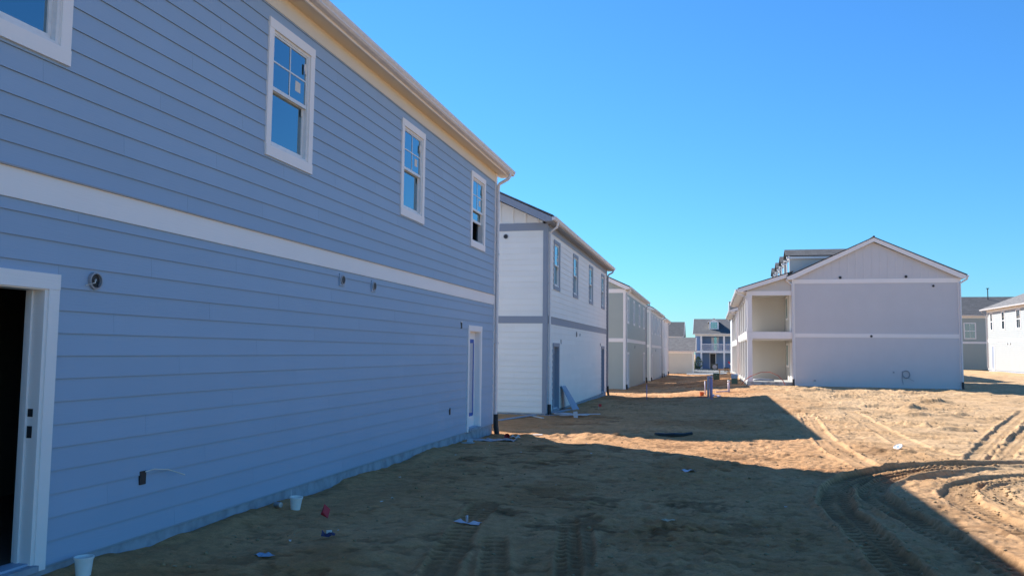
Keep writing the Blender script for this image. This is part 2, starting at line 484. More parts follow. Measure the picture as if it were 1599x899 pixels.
def make_ground():
    xs = axis([(-900, -40, 120, 20), (-40, -5.6, 6, 0.4), (-5.6, 9.0, 0.022, 0.022), (9.0, 24, 0.03, 0.2), (24, 60, 0.4, 3), (60, 900, 8, 120)])
    ys = axis([(-300, -4, 60, 2), (-4, 4, 0.6, 0.1), (4, 6, 0.05, 0.022), (6, 16, 0.020, 0.026), (16, 22, 0.028, 0.05), (22, 47, 0.05, 0.12), (47, 75, 0.15, 0.6), (75, 160, 0.8, 4), (160, 1500, 6, 200)])
    nx, ny = len(xs), len(ys)
    X, Y = np.meshgrid(xs, ys)
    X = X.ravel(); Y = Y.ravel()
    Z = base_z(X, Y)
    near = (X > -9) & (X < 60) & (Y > 0) & (Y < 110)
    i = np.where(near)[0]
    x, y = X[i], Y[i]
    keep = 0.35 + 0.65 * smooth(-4.95, -4.0, x)             # calmer against the foundations
    n = 0.10 * fbm(x * 0.35, y * 0.35, 3) + 0.05 * fbm(x * 1.3 + 40, y * 1.3, 3)
    churn = np.clip(0.5 + 1.6 * fbm(x * 0.3 + 9, y * 0.22 + 3, 3), 0, 1)
    fine = fbm(x * 6, y * 9, 3)
    n = n + churn * 0.035 * fine
    # rows pressed by a crawler, running across the view
    rows = smooth(2.5, 5, x) * smooth(20, 25, y) * (1 - smooth(46, 47.2, y))
    rid = (1 - np.abs(2 * vnoise(x * 0.16 + 3, y * 0.85 + 0.7 * vnoise(x * 0.4, y * 0.3)))) ** 6
    brk = np.clip(0.35 + 2.2 * fbm(x * 0.75 + 21, y * 0.9 + 13, 3), 0, 1.2)
    n = n + rows * (1 - smooth(42, 45, y)) * (0.17 * (rid - 0.12) * brk + 0.035 * fbm(x * 2.2, y * 5, 3))
    n = n + 0.016 * fbm(x * 11, y * 11, 3, 0.7) * (0.3 + 1.2 * churn) + 0.03 * np.clip(fbm(x * 3.2 + 60, y * 3.8, 3, 0.6) - 0.12, 0, 1)
    # spoil left along the lit strips
    st = np.exp(-((y - 43 - 0.6 * fbm(x, y * 0 + 2, 2)) / 2.2) ** 2) * smooth(-4.5, -3, x) * (1 - smooth(3, 6, x))
    n = n + st * 0.10 * fbm(x * 2.0, y * 2.6, 4)
    st2 = np.exp(-((y - 18.3) / 0.5) ** 2) * smooth(-4.8, -4, x) * (1 - smooth(-2.2, -0.6, x))
    n = n + st2 * 0.12 * (0.5 + fbm(x * 3.0, y * 4, 3))
    # low graded windrows sweeping to the right
    for (ax, ay), (bx, by), cv, am in (((0.9, 19.5), (8.5, 15.5), -0.9, 0.05), ((1.6, 22.5), (11, 16.5), -1.2, 0.06), ((2.2, 27), (12.5, 19), -1.5, 0.07), ((0.2, 17), (5.5, 14.8), -0.4, 0.04), ((1.5, 20.8), (6.5, 17.2), -0.8, 0.035)):
        t = np.clip((x - ax) / (bx - ax), 0, 1)
        yy = ay + (by - ay) * t + cv * 4 * t * (1 - t)
        e = np.exp(-((y - yy - 0.12 * fbm(x * 1.2, y * 0 + am * 99, 3)) / 0.16) ** 2) * ((x > ax) & (x < bx)) * np.clip(0.6 + 1.5 * fbm(x * 0.8 + 5, y * 0.8, 2), 0, 1.3)
        n = n + am * e * (1 + fine)
    for hx, hy, sx, sy, am in HUMPS:                         # short spoil ridges left by the blade
        k = np.where((np.abs(x - hx) < 2.6 * sx) & (np.abs(y - hy) < 2 * sy + 0.3))[0]
        yy = y[k] - hy - 0.10 * fbm(x[k] * 1.6 + hx, y[k] * 0 + hy, 3)
        n[k] += am * np.exp(-((x[k] - hx) / sx) ** 2 - (yy / (0.6 * sy)) ** 2) * (0.8 + 1.1 * fbm(x[k] * 3, y[k] * 4, 3))
    tz, damp_shade, flat = track_field(x, y)
    n = n + np.exp(-((x + 5.0) / 0.3) ** 2) * (0.02 + 0.10 * fbm(y * 0.9, x * 1.5 + 3, 4)) / keep * (y < 19)
    n = n * (1 - 0.88 * flat)
    Z[i] += n * keep * smooth(2.0, 5.0, y) + tz
    D = np.zeros_like(Z)
    left = 1 - smooth(0.5, 4.5, x + 1.2 * fbm(x * 0.3, y * 0.25 + 50, 2))          # left ground, where the colour of house shade is painted in
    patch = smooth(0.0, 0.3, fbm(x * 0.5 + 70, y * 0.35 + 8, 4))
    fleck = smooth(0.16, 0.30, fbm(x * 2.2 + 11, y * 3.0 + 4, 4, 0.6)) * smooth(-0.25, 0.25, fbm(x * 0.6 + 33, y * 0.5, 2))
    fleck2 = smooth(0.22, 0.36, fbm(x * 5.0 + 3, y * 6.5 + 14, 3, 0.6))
    shade_tint = np.zeros_like(Z); shade_tint[i] = np.clip(left * (0.7 + 0.3 * patch), 0, 1)
    fleck_shade = left * 0.22 * patch + (0.36 + 0.28 * left) * fleck + (0.26 + 0.12 * left) * fleck2  # flecks paint small shadows and dampness into the colour, stronger at left
    fleck_shade = np.where(keep < 0.999, fleck_shade * (0.5 + 0.5 * keep), fleck_shade)
    D[i] = np.clip(np.maximum(damp_shade, fleck_shade), 0, 1)
    Z[i] -= 0.012 * fleck * keep * (1 - flat) + 0.01 * fleck2 * keep * (1 - flat)
    me = bpy.data.meshes.new('ground')
    me.vertices.add(nx * ny)
    me.vertices.foreach_set('co', np.stack([X, Y, Z], 1).astype(np.float32).ravel())
    a = (np.arange(ny - 1)[:, None] * nx + np.arange(nx - 1)[None, :]).ravel()
    q = np.stack([a, a + 1, a + 1 + nx, a + nx], 1).astype(np.int32)
    me.loops.add(q.size); me.loops.foreach_set('vertex_index', q.ravel())
    me.polygons.add(len(q)); me.polygons.foreach_set('loop_start', np.arange(len(q), dtype=np.int32) * 4)
    me.polygons.foreach_set('use_smooth', np.ones(len(q), bool))
    at = me.attributes.new('damp_shade', 'FLOAT', 'POINT'); at.data.foreach_set('value', D.astype(np.float32))
    at = me.attributes.new('shade_tint', 'FLOAT', 'POINT'); at.data.foreach_set('value', shade_tint.astype(np.float32))
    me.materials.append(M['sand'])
    me.update(calc_edges=True)
    o = link(bpy.data.objects.new('ground', me))
    o['kind'] = 'structure'
    def height(px, py):
        ix = min(max(np.searchsorted(xs, px) - 1, 0), nx - 2); iy = min(max(np.searchsorted(ys, py) - 1, 0), ny - 2)
        fx = (px - xs[ix]) / (xs[ix + 1] - xs[ix]); fy = (py - ys[iy]) / (ys[iy + 1] - ys[iy])
        g = Z.reshape(ny, nx)
        return float((g[iy, ix] * (1 - fx) + g[iy, ix + 1] * fx) * (1 - fy) + (g[iy + 1, ix] * (1 - fx) + g[iy + 1, ix + 1] * fx) * fy)
    return height
GZ = make_ground()

# ------------------------------------------------------------------ siding, walls, windows
LAP = 0.178
def siding_pieces(u0, u1, z0, z1, holes):
    """clapboards of one wall: list of (ua, ub, za, zb, course_bottom)"""
    out = []
    z = z0
    while z < z1 - 0.012:
        zt = min(z + LAP, z1)
        cuts = sorted([(max(h[0], u0), min(h[1], u1), h[2], h[3]) for h in holes if h[2] < zt and h[3] > z])
        u = u0
        for a, b, c, d in cuts:
            if a > u + 0.005: out.append((u, a, z, zt, z))
            if c - z > 0.012: out.append((a, b, z, c, z))
            if zt - d > 0.012: out.append((a, b, d, zt, z))
            u = b
        if u1 > u + 0.005: out.append((u, u1, z, zt, z))
        z += LAP
    return out

def board_mb(mb, pc, frame):
    """frame maps (u, t, z) to local coordinates, t = distance out of the wall"""
    ua, ub, za, zb, zc = pc
    th = lambda z: 0.021 - 0.013 * (z - zc) / LAP
    ub -= 0.0015; zb -= 0.0008
    ta, tb = th(za), th(zb)
    ka, kb = max(0.001, ta - 0.008), max(0.001, tb - 0.008)
    mb.hexa([frame(ua, ka, za), frame(ub, ka, za), frame(ub, ta, za), frame(ua, ta, za),
             frame(ua, kb, zb), frame(ub, kb, zb), frame(ub, tb, zb), frame(ua, tb, zb)])

def siding(parent, mat, frame, u0, u1, z0, z1, holes, individual):
    pcs = siding_pieces(u0, u1, z0, z1, holes)
    if individual:
        for pc in pcs:
            # lengths of 3.66 m board butted along the wall, joints staggered by course
            ua, ub = pc[0], pc[1]
            L = 3.66
            k = int(round((pc[4] - z0) / LAP))
            st = u0 + (k * 1.37) % L - L
            cuts = [ua]
            c = st
            while c < ub:
                if c > ua + 0.4 and c < ub - 0.4: cuts.append(c)
                c += L
            cuts.append(ub)
            for a, b in zip(cuts[:-1], cuts[1:]):
                mb = MB(); board_mb(mb, (a, b, *pc[2:]), frame)
                mb.build('siding_board', mat, parent)
    else:
        mb = MB()
        for pc in pcs: board_mb(mb, pc, frame)
        o = mb.build('siding', mat, parent)
        o['kind'] = 'stuff'

def shell(parent, name, mat, u0, u1, z0, z1, holes, box):
    """wall panel with real openings; box(ua, ub, za, zb) -> hexa points"""
    us = sorted({u0, u1, *[h[0] for h in holes], *[h[1] for h in holes]})
    mb = MB()
    for a, b in zip(us[:-1], us[1:]):
        mid = (a + b) / 2
        hs_ = sorted([(h[2], h[3]) for h in holes if h[0] <= mid <= h[1]])
        z = z0
        for c, d in hs_ + [(z1, z1)]:
            if c > z + 1e-4: mb.hexa(box(a, b, z, c))
            z = max(z, d)
    return mb.build(name, mat, parent)

WW, WH, TR = 1.12, 1.63, 0.105            # casing outer width, height, board width

def window(parent, x, z, trim, key, raised=0.0, sticker=True, tab=True):
    """double-hung window; x, z = outer lower left corner of its casing; wall plane y = 0, outside is -y"""
    def casing():
        m = MB()
        m.box(0, WW, -0.040, 0.0, WH - 0.115, WH)
        m.box(0, WW, -0.042, 0.0, 0, 0.125)
        m.box(0.0, TR, -0.036, 0.0, 0.1255, WH - 0.1155); m.box(WW - TR, WW, -0.036, 0.0, 0.1255, WH - 0.1155)
        return m
    wd = shared(('win', key), 'window', casing, trim, parent, (x, 0, z))
    gx0, gx1, gz0, gz1 = TR, WW - TR, 0.125, WH - 0.115
    mz = (gz0 + gz1) / 2 + 0.01
    def frame():
        m = MB()
        m.box(gx0 - .01, gx0 + 0.035, -0.014, 0.10, gz0, gz1); m.box(gx1 - 0.035, gx1 + .01, -0.014, 0.10, gz0, gz1)
        m.box(gx0 + .0352, gx1 - .0352, -0.012, 0.10, gz1 - 0.03, gz1 + .01)
        m.box(gx0 + .0352, gx1 - .0352, -0.02, 0.10, gz0 - .01, gz0 + 0.03)
        return m
    shared(('winframe',), 'window_frame', frame, M['vinyl'], wd)
    def usash():
        m = MB()
        a, b = gx0 + 0.036, gx1 - 0.036
        m.box(a, b, 0.008, 0.042, mz - 0.022, mz + 0.022)
        m.box(a, a + 0.022, 0.010, 0.040, mz + 0.0225, gz1 - 0.0525); m.box(b - 0.022, b, 0.010, 0.040, mz + 0.0225, gz1 - 0.0525)
        m.box(a, b, 0.010, 0.040, gz1 - 0.052, gz1 - 0.031)
        return m
    shared(('usash',), 'upper_sash', usash, M['vinyl'], wd, (0, -0.012, 0))
    shared(('upane',), 'pane', lambda: MB().box(gx0 + .05, gx1 - .05, 0.022, 0.028, mz + 0.015, gz1 - 0.045), M['glass'], wd, (0, -0.012, 0))
    def munt():
        m = MB()
        xm = (gx0 + gx1) / 2; zm = (mz + gz1 - .03) / 2
        m.box(xm - 0.009, xm + 0.009, 0.0155, 0.0205, mz + 0.0228, gz1 - 0.0528)
        m.box(gx0 + .0582, xm - 0.0092, 0.0155, 0.0205, zm - 0.009, zm + 0.009)
        m.box(xm + 0.0092, gx1 - .0582, 0.0155, 0.0205, zm - 0.009, zm + 0.009)
        return m
    shared(('munt',), 'muntin', munt, M['vinyl'], wd, (0, -0.012, 0))
    def lsash():
        m = MB()
        a, b = gx0 + 0.036, gx1 - 0.036
        m.box(a, b, 0.052, 0.085, gz0 + 0.031, gz0 + 0.085)
        m.box(a, a + 0.034, 0.050, 0.086, gz0 + 0.0855, mz - 0.0255); m.box(b - 0.034, b, 0.050, 0.086, gz0 + 0.0855, mz - 0.0255)
        m.box(a, b, 0.052, 0.085, mz - 0.025, mz + 0.02)
        return m
    shared(('lsash',), 'lower_sash', lsash, M['vinyl'], wd, (0, -0.02, raised))
    shared(('lpane',), 'pane', lambda: MB().box(gx0 + .06, gx1 - .06, 0.066, 0.072, gz0 + 0.08, mz - 0.02), M['glass'], wd, (0, -0.02, raised))
    if sticker:
        shared(('stk',), 'sticker', lambda: MB().box(0, 0.13, 0.0205, 0.0215, 0, 0.13), M['paper'], wd, (gx0 + 0.60, -0.012, mz + 0.14))
    if tab:
        shared(('tab',), 'sash_tag', lambda: MB().box(0, 0.05, 0.004, 0.006, 0, 0.10).box(0.012, 0.055, -0.002, 0.003, -0.03, 0.03), M['paper'], wd, (gx1 - 0.125, -0.012, gz1 - 0.24))
        shared(('tab2',), 'sash_tag', lambda: MB().box(0, 0.04, 0.04, 0.043, 0, 0.09), M['paper'], wd, (gx1 - 0.10, -0.012, mz - 0.125))
    return wd

GUT = [(0, 0), (-0.075, 0), (-0.098, 0.022), (-0.098, 0.04), (-0.122, 0.075), (-0.128, 0.11), (-0.112, 0.112), (-0.108, 0.098), (0, 0.098)]

def downspout(parent, x, yo, zt, zb, mat, bootmat, side=1):
    """square downspout: leaves the gutter, kicks back to the wall and drops; wall plane y = 0"""
    d = MB().tube([(x + 0.10 * side, yo - 0.065, zt), (x + 0.10 * side, yo - 0.065, zt - 0.09), (x + 0.07 * side, yo - 0.04, zt - 0.15), (x + 0.02 * side, -0.10, zt - 0.27), (x, -0.082, zt - 0.32), (x, -0.078, zt - 0.42), (x, -0.078, zt - 1.0), (x, -0.078, zb + 0.34)], 0.040, 8, True, 0.85).build('downspout', mat, parent)
    b = MB().tube([(x, -0.082, zb + 0.36), (x, -0.084, zb + 0.2), (x, -0.09, zb + 0.08), (x, -0.12, zb - 0.12)], [0.05, 0.052, 0.052, 0.055], 10, True).build('drain_boot', bootmat, d)
    for z in (zb + 2.0, zb + 4.1):
        MB().box(x - 0.048, x + 0.048, -0.119, -0.03, z, z + 0.03).build('strap', mat, d)
    return d

ROOF_S = 0.465
def gable_roof(parent, L, W, mats, oh=0.26, og=0.2, z0=5.90, zt=6.03, rake=True, gutter=True, soffmat=None, slopes=(1, 1)):
    """ridge along local x; eaves at y = -oh and W + oh"""
    trim, roofm = mats
    zr = zt + ROOF_S * (W / 2 + oh)
    rf = MB()
    up = 0.05
    for sgn in (0, 1):
        fy = (lambda y: y) if sgn == 0 else (lambda y: W - y)
        p = [(-oh - 0.04, zt - 0.02 - 0.04 * 0), (W / 2, zr - 0.02 + 0.0), (W / 2, zr + up - 0.02), (-oh - 0.04, zt + up - 0.02)]
        if sgn == 1: p = p[::-1]
        rf.prism(p, lambda q: (-og - 0.02, fy(q[0]), q[1]), lambda q: (L + og + 0.02, fy(q[0]), q[1]))
    r = rf.build('roof', roofm, parent)
    uv = r.data.uv_layers.new(name='UVMap')
    for lp in r.data.loops:
        co = r.data.vertices[lp.vertex_index].co
        uv.data[lp.index].uv = (co.x, co.y * 1.1)
    MB().tube([(-og - 0.02, W / 2, zr + 0.03), (L + og + 0.02, W / 2, zr + 0.03)], 0.06, 6).build('ridge_cap', roofm, r)
    for sgn in (0, 1):
        fy = (lambda y: y) if sgn == 0 else (lambda y: W - y)
        a, b = sorted((fy(-oh + 0.002), fy(-oh + 0.022)))
        MB().box(-og + 0.023, L + og - 0.023, a, b, z0 - 0.03, zt - 0.025).build('fascia', trim, parent)
        a, b = sorted((fy(-oh + 0.0225), fy(-0.002)))
        MB().box(-og + 0.023, L + og - 0.023, a, b, z0 - 0.012, z0 + 0.004).build('soffit', soffmat or trim, parent)
        if gutter:
            g = MB()
            g.prism(GUT if sgn == 0 else GUT[::-1], lambda q: (-og, fy(-oh + q[0]), zt - 0.125 + q[1]), lambda q: (L + og, fy(-oh + q[0]), zt - 0.125 + q[1]))
            g.build('gutter', M['gutter'], parent)
    if rake:
        for xa, xb in ((-og, -og + 0.022), (L + og - 0.022, L + og)):
            for sgn in (0, 1):
                fy = (lambda y: y) if sgn == 0 else (lambda y: W - y)
                h = 0.20
                p = [(-oh, zt - h + 0.0), (W / 2, zr - h), (W / 2, zr - 0.022), (-oh, zt - 0.022)]
                p = [(-oh + 0.004, zt - 0.155), (-0.02, zt - 0.155)] + [((W / 2) - (0.0005), zr - h), ((W / 2) - 0.0005, zr - 0.023), (-oh + 0.004, zt - 0.022)]
                if sgn == 1: p = p[::-1]
                MB().prism(p, lambda q: (xa, fy(q[0]), q[1]), lambda q: (xb, fy(q[0]), q[1])).build('rake_board', trim, parent)
        for xa, xb in ((-og + 0.0225, -0.03), (L + 0.03, L + og - 0.0225)):
            for sgn in (0, 1):
                fy = (lambda y: y) if sgn == 0 else (lambda y: W - y)
                p = [(-oh + .03, zt - 0.09), (W / 2 - .001, zr - 0.105), (W / 2 - .001, zr - 0.09), (-oh + .03, zt - 0.075)]
                if sgn == 1: p = p[::-1]
                MB().prism(p, lambda q: (xa, fy(q[0]), q[1]), lambda q: (xb, fy(q[0]), q[1])).build('rake_soffit', trim, parent)
    return zr

def gable_wall(parent, x, W, zr_in, mat, trim, n, battens=True, z0=5.88, step=0.41, stuff=False):
    """triangular board and batten field above the frieze; n = -1 near end, +1 far end"""
    s = ROOF_S
    a, b = sorted((x, x - n * 0.14))
    p = [(0.0, z0 - 0.25), (W, z0 - 0.25), (W, z0 + 0.03), (W / 2, z0 + 0.03 + s * W / 2), (0.0, z0 + 0.03)]
    MB().prism(p, lambda q: (a, q[0], q[1]), lambda q: (b, q[0], q[1])).build('gable_panel', mat, parent)
    if battens:
        y = step * 0.7
        big = MB()
        while y < W - 0.2:
            zt = z0 + 0.03 + s * (y if y < W / 2 else W - y)
            if zt > z0 + 0.1:
                aa, bb = sorted((x + n * 0.001, x + n * 0.026))
                if stuff: big.box(aa, bb, y - 0.028, y + 0.028, z0 + 0.002, zt)
                else: MB().box(aa, bb, y - 0.028, y + 0.028, z0 + 0.002, zt).build('batten', mat, parent)
            y += step
        if stuff and big.v: big.build('batten', mat, parent)

def townhouse(name, loc, rz, L, W, side, trim, roofm, wins, doors, label, group, detail=True, ends=(True, False), gut_near=True, dsmat=None, stuffside=None, og=0.2, soff=None, open_door=None, frieze=None, trim_key='w'):
    """two-storey block of flats; local x along the alley front, y into the block, z = 0 at the lowest clapboard"""
    h = empty(name, loc, rz)
    tag(h, label, 'house', group)
    frieze = frieze or trim
    B0, B1, F0, F1 = 2.76, 2.985, 5.67, 5.888
    holes = []
    for (x, raised) in wins:
        holes.append((x + TR - .012, x + WW - TR + .012, 3.90 + 0.115, 3.90 + WH - 0.105))
    for (x, wdt, top, opn) in doors:
        holes.append((x + 0.10, x + wdt - 0.10, 0.05, top - 0.10))
    shell(h, 'wall', side, 0.0, L, -0.02, 5.95, holes,
          lambda a, b, c, d: [(a, 0.0, c), (b, 0.0, c), (b, 0.14, c), (a, 0.14, c), (a, 0.0, d), (b, 0.0, d), (b, 0.14, d), (a, 0.14, d)])
    MB().box(0.0, L, W - 0.14, W, -0.02, 5.95).build('wall', side, h)
    for xa, xb in ((0.001, 0.14), (L - 0.14, L - 0.001)):
        MB().box(xa, xb, 0.141, W - 0.141, -0.02, 5.85).build('wall', side, h)
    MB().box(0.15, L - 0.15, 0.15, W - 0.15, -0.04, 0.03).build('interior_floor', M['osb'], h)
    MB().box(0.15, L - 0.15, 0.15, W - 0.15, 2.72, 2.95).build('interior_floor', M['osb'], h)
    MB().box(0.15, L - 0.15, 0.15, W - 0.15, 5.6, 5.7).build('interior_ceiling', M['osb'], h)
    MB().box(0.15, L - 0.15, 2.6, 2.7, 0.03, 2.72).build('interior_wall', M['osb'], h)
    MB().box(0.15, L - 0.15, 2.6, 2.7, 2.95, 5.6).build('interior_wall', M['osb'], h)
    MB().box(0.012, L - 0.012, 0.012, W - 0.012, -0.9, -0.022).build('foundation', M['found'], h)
    fr = lambda u, t, z: (u, -t, z)
    cb = 0.11
    ind = detail if stuffside is None else not stuffside
    dholes = [(x, x + wdt, -1, top) for (x, wdt, top, o_) in doors]
    wholes = [(x + 0.03, x + WW - 0.03, 3.90 + 0.03, 3.90 + WH - 0.03) for (x, r) in wins]
    siding(h, side, fr, cb - .002, L - cb + .002, 0.0, B0, dholes, ind)
    siding(h, side, fr, cb - .002, L - cb + .002, B1, F0, wholes, ind)
    MB().box(cb, L - cb, -0.030, -0.0008, B0 + .001, B1 - .001).build('belly_band', trim, h)
    MB().box(cb, L - cb, -0.052, -0.0008, B1 - 0.001, B1 + 0.012).build('drip_cap', M['greymetal'], h)
    MB().box(cb, L - cb, -0.030, -0.0008, F0, F1 - .001).build('frieze_board', frieze, h)
    for x0 in (0.0, L - cb):
        MB().box(x0 - (0.03 if x0 == 0 else 0), x0 + cb + (0.03 if x0 else 0), -0.036, -0.0005, -0.01, F1 - .002).build('corner_board', trim, h)
    for end, want in ((-1, ends[0]), (1, ends[1])):
        xe = 0.0 if end < 0 else L
        gable_wall(h, xe, W, 0, side, trim, end, want, stuff=not detail)
        if not want: continue
        f2 = (lambda u, t, z: (-t, u, z)) if end < 0 else (lambda u, t, z: (L + t, u, z))
        siding(h, side, f2, cb, W - cb, 0.0, B0, [], ind)
        siding(h, side, f2, cb, W - cb, B1, F0, [], ind)
        q = lambda t0, t1: sorted((xe + end * t0, xe + end * t1))
        a, b = q(0.0008, 0.030); MB().box(a, b, cb, W - cb, B0 + .001, B1 - .001).build('belly_band', trim, h)
        a, b = q(0.0008, 0.030); MB().box(a, b, cb, W - cb, F0, F1 + .02).build('frieze_board', trim, h)
        for y0 in (0.0, W - cb):
            a, b = q(0.0005, 0.034); MB().box(a, b, y0 + .001, y0 + cb, -0.01, F1 - .004).build('corner_board', trim, h)
    gable_roof(h, L, W, (trim if trim_key == 'g' else M['trim'], roofm), soffmat=soff, og=og)
    for (x, r) in wins:
        window(h, x, 3.90, trim, trim_key, r, sticker=detail, tab=detail)
    for (x, wdt, top, opn) in doors:
        door(h, x, wdt, top, trim, opn)
    return h

def door(h, x, wdt, top, trim, kind):
    c = 0.105
    m = MB()
    m.box(x, x + wdt, -0.040, -0.0005, top - 0.12, top)
    m.box(x, x + c, -0.036, -0.0005, -0.02, top - 0.1205); m.box(x + wdt - c, x + wdt, -0.036, -0.0005, -0.02, top - 0.1205)
    dc = m.build('door_casing', trim, h)
    a, b, t = x + 0.10, x + wdt - 0.10, top - 0.10
    j = MB()
    j.box(a - .006, a + 0.032, -0.02, 0.155, 0.034, t - .03); j.box(b - 0.032, b + .006, -0.02, 0.155, 0.034, t - .03); j.box(a - .006, b + .006, -0.018, 0.155, t - 0.0295, t + .006)
    j.build('door_jamb', trim, dc)
    MB().box(a, b, -0.07, 0.16, -0.012, 0.033).build('threshold', M['found'], dc)
    if kind == 'open':
        MB().box(b - 0.036, b - 0.0325, 0.03, 0.075, 0.98, 1.07).build('strike_plate', M['black'], dc)
        MB().box(b - 0.036, b - 0.0325, 0.03, 0.075, 1.14, 1.20).build('strike_plate', M['black'], dc)
        MB().box(b - 0.048, b - 0.0325, 0.085, 0.115, 0.034, t - .03).build('door_stop', trim, dc)
        return
    s = MB()
    y0, y1 = 0.09, 0.135
    gl = (a + 0.16, b - 0.16, 0.33, t - 0.25)
    s.box(a + .034, b - .034, y0, y1, 0.034, gl[2]); s.box(a + .034, b - .034, y0, y1, gl[3], t - .031)
    s.box(a + .034, gl[0], y0, y1, gl[2] + .0004, gl[3] - .0004); s.box(gl[1], b - .034, y0, y1, gl[2] + .0004, gl[3] - .0004)
    sl = s.build('door', M['trim'] if kind != 'grey' else trim, h)
    MB().box(gl[0] - .01, gl[1] + .01, y0 + .015, y1 - .015, gl[2] - .01, gl[3] + .01).build('pane', M['doorglass'], sl)
    k = MB().lathe([(0.0, 0), (0.028, 0.0), (0.03, 0.012), (0.012, 0.018), (0.012, 0.04), (0.028, 0.05), (0.026, 0.07), (0.0, 0.075)], k=12).build('handle', M['black'], sl, True)
    k.location = (a + 0.10, y0, 0.98); k.rotation_euler = (math.pi / 2, 0, 0)
    if kind == 'tape':
        tp = MB()
        g0, g1, g2, g3 = gl
        tp.box(g0 - .03, g1 + .03, y0 - .002, y0 - .0005, g3 - .02, g3 + .06); tp.box(g1 - .02, g1 + .05, y0 - .002, y0 - .0006, g2 - .05, g3 - .021)
        tp.box(g0 - .03, g1 + .01, y0 - .002, y0 - .0005, g2 - .06, g2 + .01)
        tp.build('masking_tape', M['film'], sl)
        MB().box(g0 + .002, g1 - .022, y0 + .004, y0 + .006, g2 + .012, g3 - .022).build('protective_film', M['offcut'], sl)

R90 = math.pi / 2
G1 = 'two storey houses along the left of the alley'
Z1 = 0.17
H1 = townhouse('house', (-5, 3.2, Z1), R90, 15.5, 8.4, M['blue'], M['trim'], M['roof'],
               [(1.05, 0), (5.13, 0), (9.35, 0), (13.40, 0.42)], [(-99, 0, 0, '')][:0] + [(1.15, 1.04, 2.235, 'open'), (13.33, 1.05, 2.215, 'tape')],
               'nearest house with blue grey siding, white belly band and white framed windows on the left', G1, og=0.42, ends=(False, True), soff=M['soffit'], frieze=M['soffit'])
H2 = townhouse('house', (-5, 25.0, -0.04), R90, 14.9, 8.4, M['white'], M['greytrim'], M['roof'],
               [(1.06, 0), (4.90, 0), (8.95, 0), (12.85, 0)], [(1.0, 1.15, 2.17, 'grey'), (12.9, 1.05, 2.17, 'grey')],
               'white house with blue grey trim, second in the left row, boards piled at its corner', G1, trim_key='g', og=0.55)
H3 = townhouse('house', (-5, 48.8, -0.30), R90, 15.2, 8.4, M['sage'], M['trim'], M['roof'],
               [(1.06, 0), (4.95, 0), (9.0, 0), (13.0, 0)], [(1.0, 1.15, 2.17, 'grey'), (13.0, 1.05, 2.17, 'grey')],
               'sage grey house with white trim, third in the left row', G1, detail=False)
H4 = townhouse('house', (-5, 69.3, -0.46), R90, 15.2, 8.4, M['pale'], M['trim'], M['roof'],
               [(1.06, 0), (4.95, 0), (9.0, 0), (13.0, 0)], [(1.0, 1.15, 2.17, 'grey'), (13.0, 1.05, 2.17, 'grey')],
               'pale grey house with white corner boards, fourth in the left row', G1, detail=False)
H5 = townhouse('house', (-5, 87.6, -0.55), R90, 9.0, 8.4, M['white'], M['trim'], M['roof'],
               [(1.06, 0), (4.95, 0)], [(1.0, 1.15, 2.17, 'grey')],
               'short pale house at the far end of the left row, beside the beige garage', G1, detail=False)
downspout(H1, 15.5 - 0.03, -0.26, 5.92, -0.15, M['gutter'], M['black'], 1)
for hh, LL, m2 in ((H2, 14.9, M['greymetal']), (H3, 15.2, M['greymetal']), (H4, 15.2, M['greymetal']), (H5, 9.0, M['gutter'])):
    downspout(hh, 0.17, -0.26, 5.92, -0.1, M['gutter'], M['black'], -1)
    downspout(hh, LL - 0.02, -0.26, 5.92, -0.1, m2, M['black'], 1)

def round_vent(parent, loc, axis_, r=0.06, plate=True, mat=None):
    m = MB().lathe([(0, 0), (r + .014, 0), (r + .014, 0.012), (r, 0.014), (r, 0.006), (0, 0.006)], k=16)
    o = m.build('vent_ring', mat or M['greymetal'], parent)
    d = MB().lathe([(0, 0), (r - .004, 0), (r - .004, 0.008), (0, 0.009)], k=16).build('vent_hole', M['black'], o)
    rot = {'-y': (R90, 0, 0), '-x': (R90, 0, -R90), '+x': (R90, 0, R90)}[axis_]
    o.location = loc; o.rotation_euler = rot
    return o
# fittings on the first house (local x = Y - 3.2, z = Z - 0.17)
lb = MB().lathe([(0, 0), (0.072, 0), (0.072, 0.03), (0.06, 0.032), (0.058, 0.004), (0, 0.004)], k=18).build('light_box', M['greymetal'], H1)
lb.location = (2.57, -0.012, 2.22); lb.rotation_euler = (R90, 0, 0)
MB().lathe([(0, 0), (0.055, 0), (0.055, 0.006), (0, 0.007)], k=16).build('box_cavity', M['black'], lb).location = (0, 0, 0.005)
MB().tube([(0.0, 0.0, 0.0), (-0.02, 0.01, 0.04), (-0.04, -0.02, 0.05), (-0.12, -0.045, 0.03)], 0.005, 6).build('wire', M['paper'], lb)
MB().tube([(0.01, 0.01, 0.0), (0.02, -0.02, 0.03), (0.01, -0.05, 0.035)], 0.006, 6).build('wire', M['black'], lb)
for x in (7.24, 8.33):
    pl = MB().box(x - .085, x + .085, -0.034, -0.012, 2.55, 2.72).build('vent_plate', M['blue'], H1)
    round_vent(pl, (x, -0.034, 2.635), '-y', 0.055, mat=M['greymetal'])
ob = MB().box(3.24, 3.32, -0.026, 0.0, 0.45, 0.57).build('outlet_box', M['black'], H1)
MB().tube([(3.30, -0.03, 0.56), (3.38, -0.06, 0.575), (3.55, -0.08, 0.55), (3.78, -0.10, 0.47)], 0.006, 6).build('wire', M['paper'], ob)
MB().box(12.16, 12.22, -0.027, 0.0, 0.43, 0.56).build('outlet_box', M['black'], H1)
sb = MB().box(12.83, 12.90, -0.027, 0.0, 2.13, 2.26).build('light_box', M['black'], H1)
